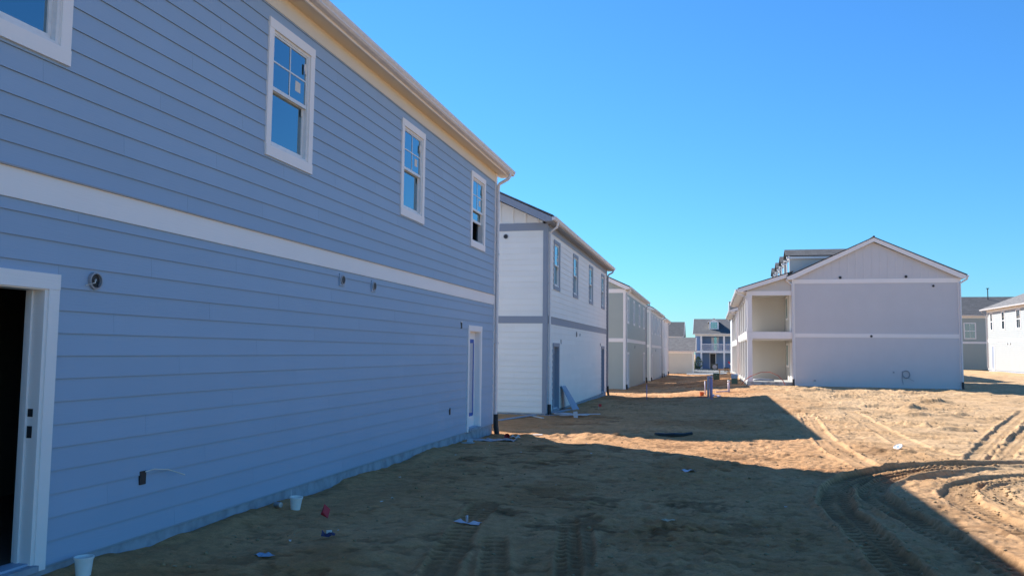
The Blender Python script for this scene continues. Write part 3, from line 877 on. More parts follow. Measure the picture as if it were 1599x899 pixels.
MB().box(12.80, 12.93, -0.03, -0.0265, 2.25, 2.27).build('wire', M['paper'], sb)
# the second house
round_vent(H2, (-0.03, 1.32, 5.50), '-x', 0.065)
round_vent(H2, (5.7, -0.03, 2.55), '-y', 0.09); round_vent(H2, (6.5, -0.03, 2.55), '-y', 0.05, mat=M['vinyl'])
for x in (2.42, 12.5): MB().box(x, x + 0.07, -0.04, -0.0, 2.15, 2.29).build('light_box', M['greymetal'], H2)
round_vent(H3, (6.0, -0.03, 2.50), '-y', 0.11)
round_vent(H4, (6.0, -0.03, 2.50), '-y', 0.11)

# ------------------------------------------------------------------ right row: porch houses
def porch_house(loc, L=15.0, W=8.45):
    """local x to the right (+X), y away along the alley; z = 0 at lowest clapboard; porch on the -x side"""
    h = empty('porch_house', loc)
    side, trim = M['taupe'], M['trim']
    cb = 0.12
    B0, B1, F0, F1 = 2.66, 2.87, 5.62, 5.85
    MB().box(0.0, W, 0, 0.14, -0.02, 5.85).build('wall', side, h)
    MB().box(0.0, W, L - 0.14, L, -0.02, 5.85).build('wall', side, h)
    MB().box(0.0, 0.14, 0.141, L - 0.141, -0.02, 5.75).build('wall', M['porch'], h)
    MB().box(W - 0.14, W, 0.141, L - 0.141, -0.02, 5.75).build('wall', side, h)
    MB().box(0.01, W - 0.01, 0.01, L - 0.01, -0.8, -0.022).build('foundation', M['found'], h)
    fr = lambda u, t, z: (u, -t, z)
    siding(h, side, fr, cb, W - cb, 0, B0, [], False)
    siding(h, side, fr, cb, W - cb, B1, F0, [], False)
    MB().box(cb, W - cb, -0.032, -0.0008, B0 + .001, B1 - .001).build('belly_band', trim, h)
    MB().box(cb, W - cb, -0.034, -0.0008, F0, F1).build('frieze_board', trim, h)
    for x0 in (0, W - cb):
        MB().box(x0 - (.03 if x0 == 0 else 0), x0 + cb + (.03 if x0 else 0), -0.038, -0.0005, -0.02, F1 - .002).build('corner_board', trim, h)
    # roof: built with ridge along the local y, through a rotated frame
    rr = empty('roof_frame', (0, 0, 0)); bpy.data.objects.remove(rr)
    s, oh, og, zt = ROOF_S, 0.28, 0.22, 6.0
    zr = zt + s * (W / 2 + oh)
    rf = MB()
    for sgn in (0, 1):
        fx = (lambda x: x) if sgn == 0 else (lambda x: W - x)
        p = [(-oh - .04, zt - .02), (W / 2, zr - .02), (W / 2, zr + .03), (-oh - .04, zt + .03)]
        if sgn == 0: p = p[::-1]
        rf.prism(p, lambda q: (fx(q[0]), -og - .02, q[1]), lambda q: (fx(q[0]), L + og + .02, q[1]))
    r = rf.build('roof', M['roof'], h)
    uv = r.data.uv_layers.new(name='UVMap')
    for lp in r.data.loops:
        co = r.data.vertices[lp.vertex_index].co; uv.data[lp.index].uv = (co.y, co.x * 1.1)
    MB().tube([(W / 2, -og - .02, zr + .03), (W / 2, L + og + .02, zr + .03)], 0.06, 6).build('ridge_cap', M['roof'], r)
    for sgn in (0, 1):
        fx = (lambda x: x) if sgn == 0 else (lambda x: W - x)
        for ya, yb in ((-og, -og + .024), (L + og - .024, L + og)):
            p = [(-oh + .004, zt - .18), (-.02, zt - .18), (W / 2 - .0005, zr - .24), (W / 2 - .0005, zr - .023), (-oh + .004, zt - .022)]
            if sgn == 0: p = p[::-1]
            MB().prism(p, lambda q: (fx(q[0]), ya, q[1]), lambda q: (fx(q[0]), yb, q[1])).build('rake_board', trim, h)
        p = [(-oh + .03, zt - .10), (W / 2 - .001, zr - .115), (W / 2 - .001, zr - .095), (-oh + .03, zt - .08)]
        if sgn == 0: p = p[::-1]
        MB().prism(p, lambda q: (fx(q[0]), -og + .0245, q[1]), lambda q: (fx(q[0]), -.028, q[1])).build('rake_soffit', trim, h)
        a, b = sorted((fx(-oh + .0025), fx(-.002)))
        MB().box(a, b, -og + .025, L + og - .025, zt - .16, zt - .145).build('soffit', trim, h)
        if sgn == 1:
            MB().prism(GUT, lambda q: (W + oh - q[0], -og - .02, zt - .125 + q[1]), lambda q: (W + oh - q[0], L + og, zt - .125 + q[1])).build('gutter', M['gutter'], h)
    p = [(0, F0 - .02), (W, F0 - .02), (W, F1 + .03), (W / 2, F1 + .03 + s * W / 2), (0, F1 + .03)]
    MB().prism(p, lambda q: (q[0], -.004, q[1]), lambda q: (q[0], -.0005, q[1])).build('gable_panel', side, h)
    p2 = [(q[0], q[1]) for q in p]
    MB().prism(p2, lambda q: (q[0], L + .0005, q[1]), lambda q: (q[0], L + .004, q[1])).build('gable_panel', side, h)
    x = 0.5
    while x < W - .3:
        ztop = F1 + .03 + s * (x if x < W / 2 else W - x)
        if ztop > F1 + .15: MB().box(x - .03, x + .03, -.016, -.0045, F1 + .002, ztop).build('batten', side, h)
        x += 0.405
    # right hand downspout, and the one at the porch corner
    def ds(xg, xw, yg, zt_):
        pts = [(xg, yg, zt_), (xg, yg, zt_ - .1), ((xg + xw) / 2, -.07, zt_ - .22), (xw, -.085, zt_ - .34), (xw, -.085, zt_ - .6), (xw, -.085, 0.35)]
        d = MB().tube(pts, .042, 8, True).build('downspout', M['gutter'], h)
        MB().tube([(xw, -.087, .37), (xw, -.09, .1), (xw + .03, -.12, -.15)], .055, 8, True).build('drain_boot', M['black'], d)
    ds(W + .33, W - .02, -.12, 5.9)
    ds(-.30, -.01, -.15, 5.88)
    # porch
    px0, px1 = -2.42, 0.0
    MB().box(px0 - .05, px1 - .005, -.05, L, -.6, .20).build('porch_floor', M['slab'], h)
    MB().box(px0, px1 - .032, .0, L, 2.52, 2.60).build('porch_ceiling', M['porch'], h)
    MB().box(px0 + .02, px1 - .032, .02, L - .02, 2.9, 2.96).build('balcony_floor', M['slab'], h)
    MB().box(px0 + .02, px1 - .032, .02, L - .02, 5.18, 5.24).build('balcony_ceiling', M['porch'], h)
    MB().box(px0 - .02, px1 - .04, -.03, .09, 2.58, 2.95).build('porch_beam', trim, h)
    MB().box(px0 - .03, px0 + .09, .0905, L, 2.58, 2.95).build('porch_beam', trim, h)
    MB().box(px0 - .05, px0 - .031, .0, L, 2.90, 2.97).build('porch_beam_cap', trim, h)
    MB().box(px0 - .02, px1 - .04, -.028, .09, 4.98, 5.22).build('porch_beam', trim, h)
    MB().box(px0 - .03, px0 + .09, .0905, L, 4.98, 5.22).build('porch_beam', trim, h)
    n = 4
    for k in range(n + 1):
        y = 0.0 + k * (L - .28) / n
        for za, zb in ((.201, 2.579), (2.962, 4.979)):
            c = MB().box(px0, px0 + .26, y, y + .26, za, zb).build('column', trim, h)
            MB().box(px0 - .022, px0 + .282, y - .022, y + .282, za, za + .16).build('column_base', trim, c)
            MB().box(px0 - .018, px0 + .278, y - .018, y + .278, zb - .12, zb - .001).build('column_cap', trim, c)
    for y in (L / 3, 2 * L / 3, L - .13):
        for za, zb in ((.202, 2.519), (2.962, 5.179)):
            MB().box(px0 + .265, px1 - .005, y, y + .12, za, zb).build('partition_wall', M['porch'], h)
    for u in range(3):
        y = u * L / 3
        for za in (.21, 2.97):
            d = MB().box(-.035, -.0005, y + .55, y + 1.6, za, za + 2.15).build('door_casing', trim, h)
            MB().box(-.042, -.0355, y + .66, y + 1.49, za + .02, za + 2.05).build('door', M['trim'], d)
            wn = MB().box(-.035, -.0005, y + 2.6, y + 3.9, za + .75, za + 2.15).build('window', trim, h)
            MB().box(-.041, -.0355, y + 2.72, y + 3.78, za + .87, za + 2.03).build('pane', M['glass'], wn)
    # shed roof over the porch and its side panel
    sx = 0.315
    zo, xo, xi = 5.33, px0 - .50, 0.05
    zi = zo + sx * (xi - xo)
    rp = MB().prism([(xo, zo), (xi, zi), (xi, zi + .05), (xo, zo + .05)][::-1], lambda q: (q[0], -og - .02, q[1]), lambda q: (q[0], L + og, q[1])).build('porch_roof', M['roof'], h)
    uv = rp.data.uv_layers.new(name='UVMap')
    for lp in rp.data.loops:
        co = rp.data.vertices[lp.vertex_index].co; uv.data[lp.index].uv = (co.y, co.x)
    MB().prism([(xo, zo - .17), (xo + .2, zo - .17), (xi - .3, zi - .22 - .09), (xi - .3, zi - .10), (xo, zo - .002)][::-1], lambda q: (q[0], -og, q[1]), lambda q: (q[0], -og + .024, q[1])).build('rake_board', trim, h)
    MB().prism([(px0 + .0, 5.221), (px1 - .045, 5.221), (px1 - .045, zi - .06), (px0, zo + sx * (px0 - xo) - .02)][::-1], lambda q: (q[0], .0, q[1]), lambda q: (q[0], .09, q[1])).build('porch_gable_panel', M['porch'], h)
    MB().box(xo + .0025, px0 - .031, -og + .025, L + og - .03, zo - .165, zo - .15).build('soffit', trim, h)
    MB().box(xo - .001, xo + .02, -og + .0245, L + og - .03, zo - .168, zo - .001).build('fascia', trim, h)
    MB().prism(GUT[::-1], lambda q: (xo + q[0], -og, zo - .115 + q[1]), lambda q: (xo + q[0], L + og, zo - .115 + q[1])).build('gutter', M['gutter'], h)
    MB().tube([(xo - .06, -.10, zo - .1), (xo - .06, -.10, zo - .2), (xo + .2, -.08, zo - .34), (px0 - .05, -.06, zo - .45), (px0 - .05, -.05, zo - .8), (px0 - .05, -.05, 3.2)], .036, 8, True).build('downspout', M['gutter'], h)
    # dormers
    for k in range(4):
        y0 = 2.4 + k * 3.6; y1 = y0 + 1.7; xf = 0.10
        zbase = zt + s * (xf + oh); zeave = 7.42; zpk = 7.86
        def xs_at(z): return (z - zt) / s - oh
        dm = MB()
        dm.prism([(xf, zbase), (xs_at(zeave) + .05, zeave), (xf, zeave)], lambda q: (q[0], y0, q[1]), lambda q: (q[0], y1, q[1]))
        d = dm.build('dormer', M['porch'], h)
        ym = (y0 + y1) / 2
        MB().prism([(y0, zeave + .001), (y1, zeave + .001), (ym, zpk - .05)][::-1], lambda q: (xf + .001, q[0], q[1]), lambda q: (xf + .04, q[0], q[1])).build('dormer_gable', trim, d)
        for sg in (0, 1):
            fy = (lambda y: y) if sg == 0 else (lambda y: y0 + y1 - y)
            p = [(y0 - .16, zeave - .02), (ym, zpk), (ym, zpk + .05), (y0 - .16, zeave + .03)]
            if sg: p = p[::-1]
            rp = MB().prism(p, lambda q: (xf - .22, fy(q[0]), q[1]), lambda q: (xs_at(q[1]) + .35, fy(q[0]), q[1])).build('dormer_roof', M['roof'], d)
            uv = rp.data.uv_layers.new(name='UVMap')
            for lp in rp.data.loops:
                co = rp.data.vertices[lp.vertex_index].co; uv.data[lp.index].uv = (co.x, co.y)
            a, b = sorted((fy(y0 - .13), fy(y0 - .002)))
            MB().box(xf - .18, xs_at(zeave - .1), a, b, zeave - .16, zeave - .03).build('dormer_fascia', trim, d)
        MB().box(xf - .03, xf - .0005, y0 - .0, y0 + .14, zbase, zeave - .02).build('corner_board', trim, d)
        MB().box(xf - .03, xf - .0005, y1 - .14, y1, zbase, zeave - .02).build('corner_board', trim, d)
        MB().box(xf - .012, xf - .0006, y0 + .3, y1 - .3, zbase + .25, zeave - .12).build('pane', M['glass'], d)
    return h

P1 = tag(porch_house((4.34, 47.7, 0.13)), 'taupe house with plain gable wall facing the camera and two storey side porch', 'house', 'porch houses on the right of the alley')
P2 = copy_tree(P1); P2.location = (4.34, 67.2, -0.02)
tag(P2, 'porch house behind the taupe gable house, only its white columns showing', 'house', 'porch houses on the right of the alley')
for x, z, r in ((2.50, 5.93, .07), (5.82, 5.95, .07), (7.15, 5.44, .06), (4.02, 2.74, .06)):
    round_vent(P1, (x, -0.034, z), '-y', r)
MB().box(1.04, 1.16, -.06, 0, .27, .34).build('outlet_box', M['greymetal'], P1)
MB().box(5.05, 5.13, -.05, 0, .78, .86).build('hose_bib', M['greymetal'], P1)
pts = []
for k in range(46):
    a = k / 45 * 2 * math.pi * 2.6; rr = .17 + .02 * math.sin(a * 1.7)
    pts.append((5.70 + rr * math.sin(a), -.05 - .012 * k / 10, .72 + rr * 1.15 * math.cos(a)))
pts += [(5.80, -.12, .52), (5.98, -.14, .42), (6.05, -.15, .38)]
MB().tube(pts, .012, 6).build('cable_coil', M['greymetal'], P1)
MB().tube([(5.52, -.04, .9), (5.50, -.04, .5), (5.55, -.05, .2)], .014, 6).build('conduit', M['greytrim'], P1)

# ------------------------------------------------------------------ houses farther away
def far_house(name, loc, rz, L, W, H, side, trim, roofm, label, slope=.47, oh=.35, og=.25, wins=(), band=True, zlist=None, hip=False, group=None):
    """local x along the visible front, front plane y = 0 facing -y; ridge along x"""
    h = empty(name, loc, rz); tag(h, label, 'house', group)
    MB().box(0, L, 0, W, -.02, H).build('wall', side, h)
    MB().box(.01, L - .01, .01, W - .01, -.9, -.021).build('foundation', M['found'], h)
    siding(h, side, lambda u, t, z: (u, -t, z), .1, L - .1, 0, H - .22, [(a - .02, a + b + .02, c - .02, c + d + .02) for a, b, c, d in wins] + ([(0, L, 2.72, 2.94)] if band else []), False)
    if band: MB().box(.1, L - .1, -.032, -.0006, 2.72, 2.94).build('belly_band', trim, h)
    MB().box(.1, L - .1, -.034, -.0006, H - .22, H).build('frieze_board', trim, h)
    for x0 in (0, L - .11): MB().box(x0 - (.02 if x0 == 0 else 0), x0 + .11, -.04, .0, 0, H - .001).build('corner_board', trim, h)
    zr = H + .15 + slope * (W / 2 + oh)
    rf = MB()
    ins = W / 2 + oh if hip else 0
    a = [(-og, -oh, H + .1), (L + og, -oh, H + .1), (L + og, W + oh, H + .1), (-og, W + oh, H + .1)]
    rf.v = a + [(p[0], p[1], p[2] + .06) for p in a] + [(-og + ins, W / 2, zr), (L + og - ins, W / 2, zr)]
    rf.f = [(3, 2, 1, 0), (0, 1, 5, 4), (1, 2, 6, 5), (2, 3, 7, 6), (3, 0, 4, 7), (4, 5, 9, 8), (6, 7, 8, 9), (5, 6, 9), (7, 4, 8)]
    r = rf.build('roof', roofm, h)
    uv = r.data.uv_layers.new(name='UVMap')
    for lp in r.data.loops:
        co = r.data.vertices[lp.vertex_index].co; uv.data[lp.index].uv = (co.x, co.y)
    MB().prism(GUT, lambda q: (-og, -oh + q[0], H - .01 + q[1]), lambda q: (L + og, -oh + q[0], H - .01 + q[1])).build('gutter', M['gutter'], h)
    MB().box(-og, L + og, -oh + .001, -.001, H + .03, H + .099).build('soffit', trim, h)
    if not hip:
        for x0 in (-.005, L - .1):
            MB().prism([(0.01, H), (W - .01, H), (W / 2, zr - .12)], lambda q: (x0, q[0], q[1]), lambda q: (x0 + .105, q[0], q[1])).build('gable_panel', side, h)
        for x0 in (-og - .03, L + og):
            for sg in (0, 1):
                fy = (lambda y: y) if sg == 0 else (lambda y: W - y)
                MB().prism([(-oh, H + .0), (W / 2 - .001, zr - .2), (W / 2 - .001, zr + .01), (-oh, H + .17)], lambda q: (x0, fy(q[0]), q[1]), lambda q: (x0 + .029, fy(q[0]), q[1])).build('rake_board', trim, h)
    for a_, b_, c_, d_ in wins:
        m = MB(); t = .10
        m.box(a_, a_ + b_, -.045, 0, c_ + d_ - t, c_ + d_); m.box(a_, a_ + b_, -.047, 0, c_, c_ + t)
        m.box(a_, a_ + t, -.043, 0, c_ + t + .0005, c_ + d_ - t - .0005); m.box(a_ + b_ - t, a_ + b_, -.043, 0, c_ + t + .0005, c_ + d_ - t - .0005)
        if c_ > .5: m.box(a_ + t, a_ + b_ - t, -.03, 0, c_ + d_ / 2 - .03, c_ + d_ / 2 + .03)
        wn = m.build('window' if c_ > .5 else 'door_casing', trim, h)
        MB().box(a_ + t, a_ + b_ - t, -.018, -.001, c_ + t, c_ + d_ - t).build('pane' if c_ > .5 else 'door', M['glass'] if c_ > .5 else M['greytrim'], wn)
        if c_ > .5 and b_ > 1.0:
            MB().box(a_ + b_ / 2 - .015, a_ + b_ / 2 + .015, -.028, -.0185, c_ + t, c_ + d_ - t).build('muntin', M['vinyl'], wn)
    return h

# white house on the right: its lit wall faces the alley (-X)
E1 = far_house('house', (26.2, 89.0, 0.56), -R90, 16, 9.0, 5.75, M['offwhite'], M['trim'], M['roofgrey'], 'white house at the right edge with sunlit wall and small dark windows',
               wins=[(0.9, .75, 3.75, 1.75), (4.1, .9, 3.75, 1.75), (7.9, 1.1, 3.75, 1.75), (12, 1.1, 3.75, 1.75), (1.0, .95, .02, 2.35)], hip=True, oh=.45, og=.45)
MB().tube([(.02, -.52, 5.7), (.02, -.5, 5.6), (.02, -.1, 5.3), (.02, -.1, .2)], .045, 6, True).build('downspout', M['greymetal'], E1)
for x in (5.5, 6.2): MB().lathe([(0, 0), (.09, 0), (.09, .05), (0, .06)], k=10).build('vent_cap', M['vinyl'], E1).matrix_local = Matrix.Translation((x, -.03, 2.5)) @ Matrix.Rotation(R90, 4, 'X')
D1 = far_house('house', (20.0, 96.5, 0.47), 0, 16, 8.6, 5.65, M['sage'], M['trim'], M['roof'], 'sage green house with white framed window between the taupe gable and the white house',
               wins=[(6.1, 1.2, 3.2, 1.75), (9.5, 1.2, 3.2, 1.75)])
vp = MB().tube([(9.6, 3.6, 7.4), (9.6, 3.6, 8.9)], .05, 8).build('vent_pipe', M['black'], D1)
MB().box(9.47, 9.73, 3.5, 3.7, 8.82, 8.9).build('vent_hood', M['black'], vp)

# beige garage, dark-roofed house behind it, blue porch house at the end of the alley
GA = far_house('garage', (-9.6, 106, -0.76), 0, 7.3, 6.2, 2.78, M['beige'], M['trim'], M['roofgrey'], 'low beige garage with grey shingle roof at the end of the left row', slope=.50, oh=.3, og=.3, band=False)
GA['category'] = 'garage'
CH = far_house('house', (-14.0, 128, -0.7), 0, 9.6, 8.0, 5.0, M['white'], M['trim'], M['roof'], 'pale house with steep dark roof rising behind the beige garage', slope=.53, oh=.3, og=.25, wins=[(7.4, 1.0, 3.2, 1.5)])
FH = far_house('house', (2.35, 103, -0.7), 0, 10, 8.0, 6.8, M['pale'], M['trim'], M['roof'], 'house with a dark roof whose corner shows behind the far porch columns', slope=.5, oh=.3, og=.25)

def blue_house(loc):
    h = empty('house', loc); tag(h, 'slate blue house with white two storey porch and dormer at the end of the alley', 'house')
    side, trim = M['farblue'], M['trim']
    L, H, dp = 14.0, 5.35, 2.0
    MB().box(0, L, dp, 9.5, -.1, H).build('wall', side, h)
    siding(h, side, lambda u, t, z: (u, dp - t, z), .05, L - .05, .15, 5.2, [(2.05, 3.05, 0, 2.45), (2.35, 3.45, 2.7, 5.0)], False)
    MB().box(0, L, .0, 9.5, -.6, -.101).build('foundation', M['slab'], h)
    MB().box(-.05, L, -.1, dp - .04, -.1, .14).build('porch_floor', M['slab'], h)
    MB().box(0, .9, .3, dp - .03, .141, H).build('porch_side_wall', side, h)
    MB().box(0, L, .02, dp - .04, 2.66, 2.76).build('balcony_floor', trim, h)
    MB().box(-.02, L, -.04, .16, 2.55, 2.86).build('porch_beam', trim, h)
    MB().box(-.02, L, -.038, .16, 5.02, 5.36).build('porch_beam', trim, h)
    for x in (.75, 4.05, 7.35, 10.6):
        for za, zb in ((.141, 2.549), (2.861, 5.019)):
            c = MB().box(x, x + .26, -.02, .22, za, zb).build('column', trim, h)
            MB().box(x - .03, x + .29, -.05, .25, za, za + .18).build('column_base', trim, c)
    for x0, x1 in ((1.02, 4.04), (4.32, 7.34), (7.62, 10.59)):
        rl = MB().box(x0, x1, .05, .12, 3.80, 3.88).box(x0, x1, .06, .11, 2.96, 3.01).build('railing', trim, h)
        x = x0 + .1
        while x < x1 - .05:
            shared(('baluster',), 'baluster', lambda: MB().box(-.022, .022, .066, .104, 3.0105, 3.7995), trim, rl, (x, 0, 0)); x += .145
    dc = MB().box(2.05, 2.17, dp - .06, dp, .15, 2.4).box(2.93, 3.05, dp - .06, dp, .15, 2.4).box(2.05, 3.05, dp - .062, dp, 2.4005, 2.52).build('door_casing', trim, h)
    MB().box(2.17, 2.93, dp - .04, dp - .001, .16, 2.4).build('door', M['black'], dc)
    d2 = MB().box(2.35, 2.75, dp - .06, dp, 2.87, 4.9).box(3.15, 3.45, dp - .06, dp, 2.87, 4.9).build('door_casing', trim, h)
    MB().box(2.75, 3.15, dp - .04, dp - .001, 2.87, 4.9).build('door', M['glass'], d2)
    z0 = H + .03; zr = 7.85; yr = 6.5
    rf = MB().prism([(-.4, z0), (yr, zr), (11, z0 + .6), (11, z0 + .55), (yr, zr - .12), (-.4, z0 - .06)], lambda q: (-.3, q[0], q[1]), lambda q: (L + .3, q[0], q[1])).build('roof', M['roof'], h)
    uv = rf.data.uv_layers.new(name='UVMap')
    for lp in rf.data.loops:
        co = rf.data.vertices[lp.vertex_index].co; uv.data[lp.index].uv = (co.x, co.y)
    MB().prism([(0, H - .01), (yr, zr - .14), (9.5, H + .5), (9.5, H - .01)], lambda q: (.0, q[0], q[1]), lambda q: (.1, q[0], q[1])).build('gable_panel', side, h)
    MB().prism([(-.42, z0 - .2), (yr, zr - .22), (yr, zr + .02), (-.42, z0 + .03)], lambda q: (-.34, q[0], q[1]), lambda q: (-.301, q[0], q[1])).build('rake_board', trim, h)
    MB().prism(GUT, lambda q: (-.3, -.4 + q[0], z0 - .12 + q[1]), lambda q: (L + .3, -.4 + q[0], z0 - .12 + q[1])).build('gutter', M['gutter'], h)
    # dormer
    xa, xb, yf, za, zb, zp = 2.05, 3.45, 1.55, 6.05, 7.25, 7.72
    xm = (xa + xb) / 2
    dm = MB().prism([(yf, za), (5.4, 7.25), (yf, zb)], lambda q: (xa, q[0], q[1]), lambda q: (xb, q[0], q[1])).build('dormer', trim, h)
    MB().prism([(xa, zb + .001), (xb, zb + .001), (xm, zp - .06)], lambda q: (q[0], yf + .001, q[1]), lambda q: (q[0], yf + .05, q[1])).build('dormer_gable', trim, dm)
    for sg in (0, 1):
        fx = (lambda x: x) if sg == 0 else (lambda x: xa + xb - x)
        MB().prism([(xa - .22, zb - .08), (xm, zp), (xm, zp + .06), (xa - .22, zb - .02)], lambda q: (fx(q[0]), yf - .18, q[1]), lambda q: (fx(q[0]), 6.3, q[1])).build('dormer_roof', trim, dm)
    m = MB()
    wn = MB().box(xa + .18, xb - .18, yf - .03, yf - .001, za + .12, zb - .06).build('dormer_window', trim, dm)
    for i in range(3):
        for j in range(3):
            shared(('bpane',), 'pane', lambda: MB().box(0, .29, yf - .04, yf - .0305, 0, .29), M['glass'], dm, (xa + .245 + i * .32, 0, za + .17 + j * .315))
    return h
blue_house((-2.45, 126, -0.62))

# street and kerb across the far end
st = MB().box(-60, 60, 112.5, 119.5, -.95, -.60).build('street', M['street']); st['kind'] = 'structure'
kb = MB().box(-60, 60, 112.1, 112.45, -.95, -.50).box(-60, 60, 119.55, 119.9, -.95, -.50).build('kerb', M['slab']); kb['kind'] = 'structure'
pv = MB().box(-3.0, 1.8, 101, 112.0, -.95, -.64).build('path', M['slab']); pv['kind'] = 'structure'

# ------------------------------------------------------------------ small things on the ground
def thing(mb, name, mat, loc, label, cat, rz=0.0, group=None, smooth_=False, tilt=(0, 0), lift=0.0):
    o = mb.build(name, mat, None, smooth_)
    o.location = (loc[0], loc[1], GZ(loc[0], loc[1]) + lift)
    o.rotation_euler = (tilt[0], tilt[1], rz)
    return tag(o, label, cat, group)

def crumple(mb_fn, seed, amp):
    mb = mb_fn(); r = random.Random(seed)
    mb.v = [(x + r.uniform(-amp, amp), y + r.uniform(-amp, amp), max(0.0, z + r.uniform(-amp, amp))) for x, y, z in mb.v]
    return mb

def sheet(nx, ny, sx, sy, seed, amp, thick=0.002, lift=0.0):
    """a crumpled scrap of film or paper with thickness"""
    r = random.Random(seed); mb = MB()
    top = [[(sx * (i / nx - .5) + r.uniform(-.2, .2) * sx / nx, sy * (j / ny - .5) + r.uniform(-.2, .2) * sy / ny, lift + abs(r.gauss(0, amp)) + .004) for i in range(nx + 1)] for j in range(ny + 1)]
    k = (nx + 1) * (ny + 1)
    for row in top:
        for q in row: mb.v.append(q)
    for row in top:
        for q in row: mb.v.append((q[0], q[1], q[2] - thick))
    for j in range(ny):
        for i in range(nx):
            a = j * (nx + 1) + i; b = a + 1; c = b + nx + 1; d = a + nx + 1
            mb.f += [(a, b, c), (a, c, d), (k + c, k + b, k + a), (k + d, k + c, k + a)]
    rim = [j for j in range(nx + 1)] + [(i + 1) * (nx + 1) - 1 for i in range(1, ny + 1)] + [k - 1 - i for i in range(1, nx + 1)] + [(ny - i) * (nx + 1) for i in range(1, ny)]
    for i in range(len(rim)):
        a, b = rim[i], rim[(i + 1) % len(rim)]
        mb.f.append((b, a, a + k, b + k))
    return mb

def cup(r0, r1, h):
    return MB().lathe([(r0, 0), (r0 + (r1 - r0) * .9, h * .88), (r1 + .004, h * .89), (r1 + .005, h), (r1 - .003, h), (r1 - .006, h * .9), (r0 - .004, .006), (0, .006)], k=28)
c1 = thing(cup(.054, .069, .145), 'cup', M['cup'], (-4.80, 5.60), 'white plastic cup standing by the foundation near the open doorway', 'cup', smooth_=False)
c2 = thing(cup(.052, .070, .145), 'cup', M['cup'], (-4.66, 8.72), 'white plastic cup with a torn strip sticking up, beside the red flag', 'cup', tilt=(.03, .08))
MB().hexa([(-.069, -.012, .10), (-.052, -.018, .10), (-.052, -.014, .10), (-.067, -.008, .10), (-.074, -.004, .215), (-.070, -.006, .215), (-.070, -.003, .215), (-.073, -.001, .215)]).build('torn_strip', M['cup'], c2)
cn = thing(MB().lathe([(0, 0), (.028, 0), (.033, .012), (.03, .03), (.034, .05), (.031, .07), (.033, .085), (.028, .095), (0, .096)], k=14), 'can', M['steel'], (-4.86, 8.62), 'crushed silver can lying against the foundation', 'can', 1.2, tilt=(1.5, .2), lift=.03)
fl = empty('marking_flag', (-4.12, 8.36, GZ(-4.12, 8.36))); tag(fl, 'bent red marking flag lying in the shaded sand', 'flag')
m = MB(); m.v = [(0, 0, .16), (.055, .03, .10), (.05, -.01, .01), (-.045, .0, .045), (.0, -.03, .075)]; m.f = [(0, 4, 1), (4, 2, 1), (4, 3, 2), (0, 3, 4), (0, 1, 3), (1, 2, 3)]
m.build('pennant', M['red'], fl)
MB().tube([(0, .01, .155), (.01, .015, .08), (-.01, .03, -.04)], .0025, 5).build('wire', M['steel'], fl)
nv = thing(sheet(4, 3, .13, .10, 4, .03, lift=.02), 'wrapper', M['navy'], (-3.63, 7.47), 'crumpled dark purple wrapper with a white corner on the shaded sand', 'wrapper', .4)
crumple(lambda: MB().box(-.02, .03, -.01, .02, .055, .075), 3, .006).build('white_corner', M['paper'], nv)
lf = thing(sheet(7, 2, .30, .07, 8, .018), 'film_strip', M['lilac'], (-2.56, 8.60), 'torn lilac film strip lying beside the tyre marks', 'litter', -.15)
crumple(lambda: MB().box(-.02, .0, -.01, .01, .02, .09), 5, .008).build('film_tip', M['lilac'], lf)
thing(sheet(5, 3, .15, .09, 12, .014), 'paper_scrap', M['wood'], (-.47, 9.26), 'tan cardboard scrap alone in the middle of the shade', 'litter', .3)
thing(sheet(5, 3, .16, .09, 13, .012), 'paper_scrap', M['board_blue'], (-3.88, 6.72), 'pale blue film scrap near the bottom left corner', 'litter', -.2)
thing(sheet(4, 3, .20, .14, 15, .012), 'paper_scrap', M['lilac'], (-.38, 13.4), 'flat lilac scrap in the shade left of the wheel ruts', 'litter', .5)
r_ = random.Random(5)
for i in range(38):
    x = r_.uniform(-4.6, 2.4); y = 6.2 + 12 * r_.random() ** 1.8
    if i < 22: x = -4.75 + abs(r_.gauss(0, .5)); y = r_.uniform(5.5, 17)
    q = r_.uniform(.007, .018)
    thing(sheet(2, 2, q * 2, q * 1.5, i, .006), 'litter_chip', M['wood' if i % 2 else 'paper'], (x, y), 'tiny pale chip of litter in the sand', 'litter', r_.uniform(0, 6), group='pale litter chips scattered over the shaded sand')
dp_ = MB().tube([(-.44, 0, .06), (-.2, .02, .05), (.0, -.02, .055), (.22, .01, .05), (.43, .03, .08)], [.055, .05, .058, .05, .045], 10, flat=.75)
thing(dp_, 'drain_pipe', M['black'], (-.85, 19.1), 'flattened black drain pipe lying in the shadow of the second house', 'pipe', .35)
ld = empty('bucket_lid', (3.60, 17.95, GZ(3.6, 17.95) + .03)); ld.rotation_euler = (.25, -.55, .3); tag(ld, 'white bucket lid tipped up on the sunlit sand', 'lid')
MB().lathe([(0, 0), (.085, 0), (.09, .012), (.08, .018), (.076, .01), (0, .008)], k=20).build('disc', M['cup'], ld)
MB().lathe([(0, .0085), (.03, .0085), (.028, .014), (0, .014)], k=12).build('spout', M['board_blue'], ld)
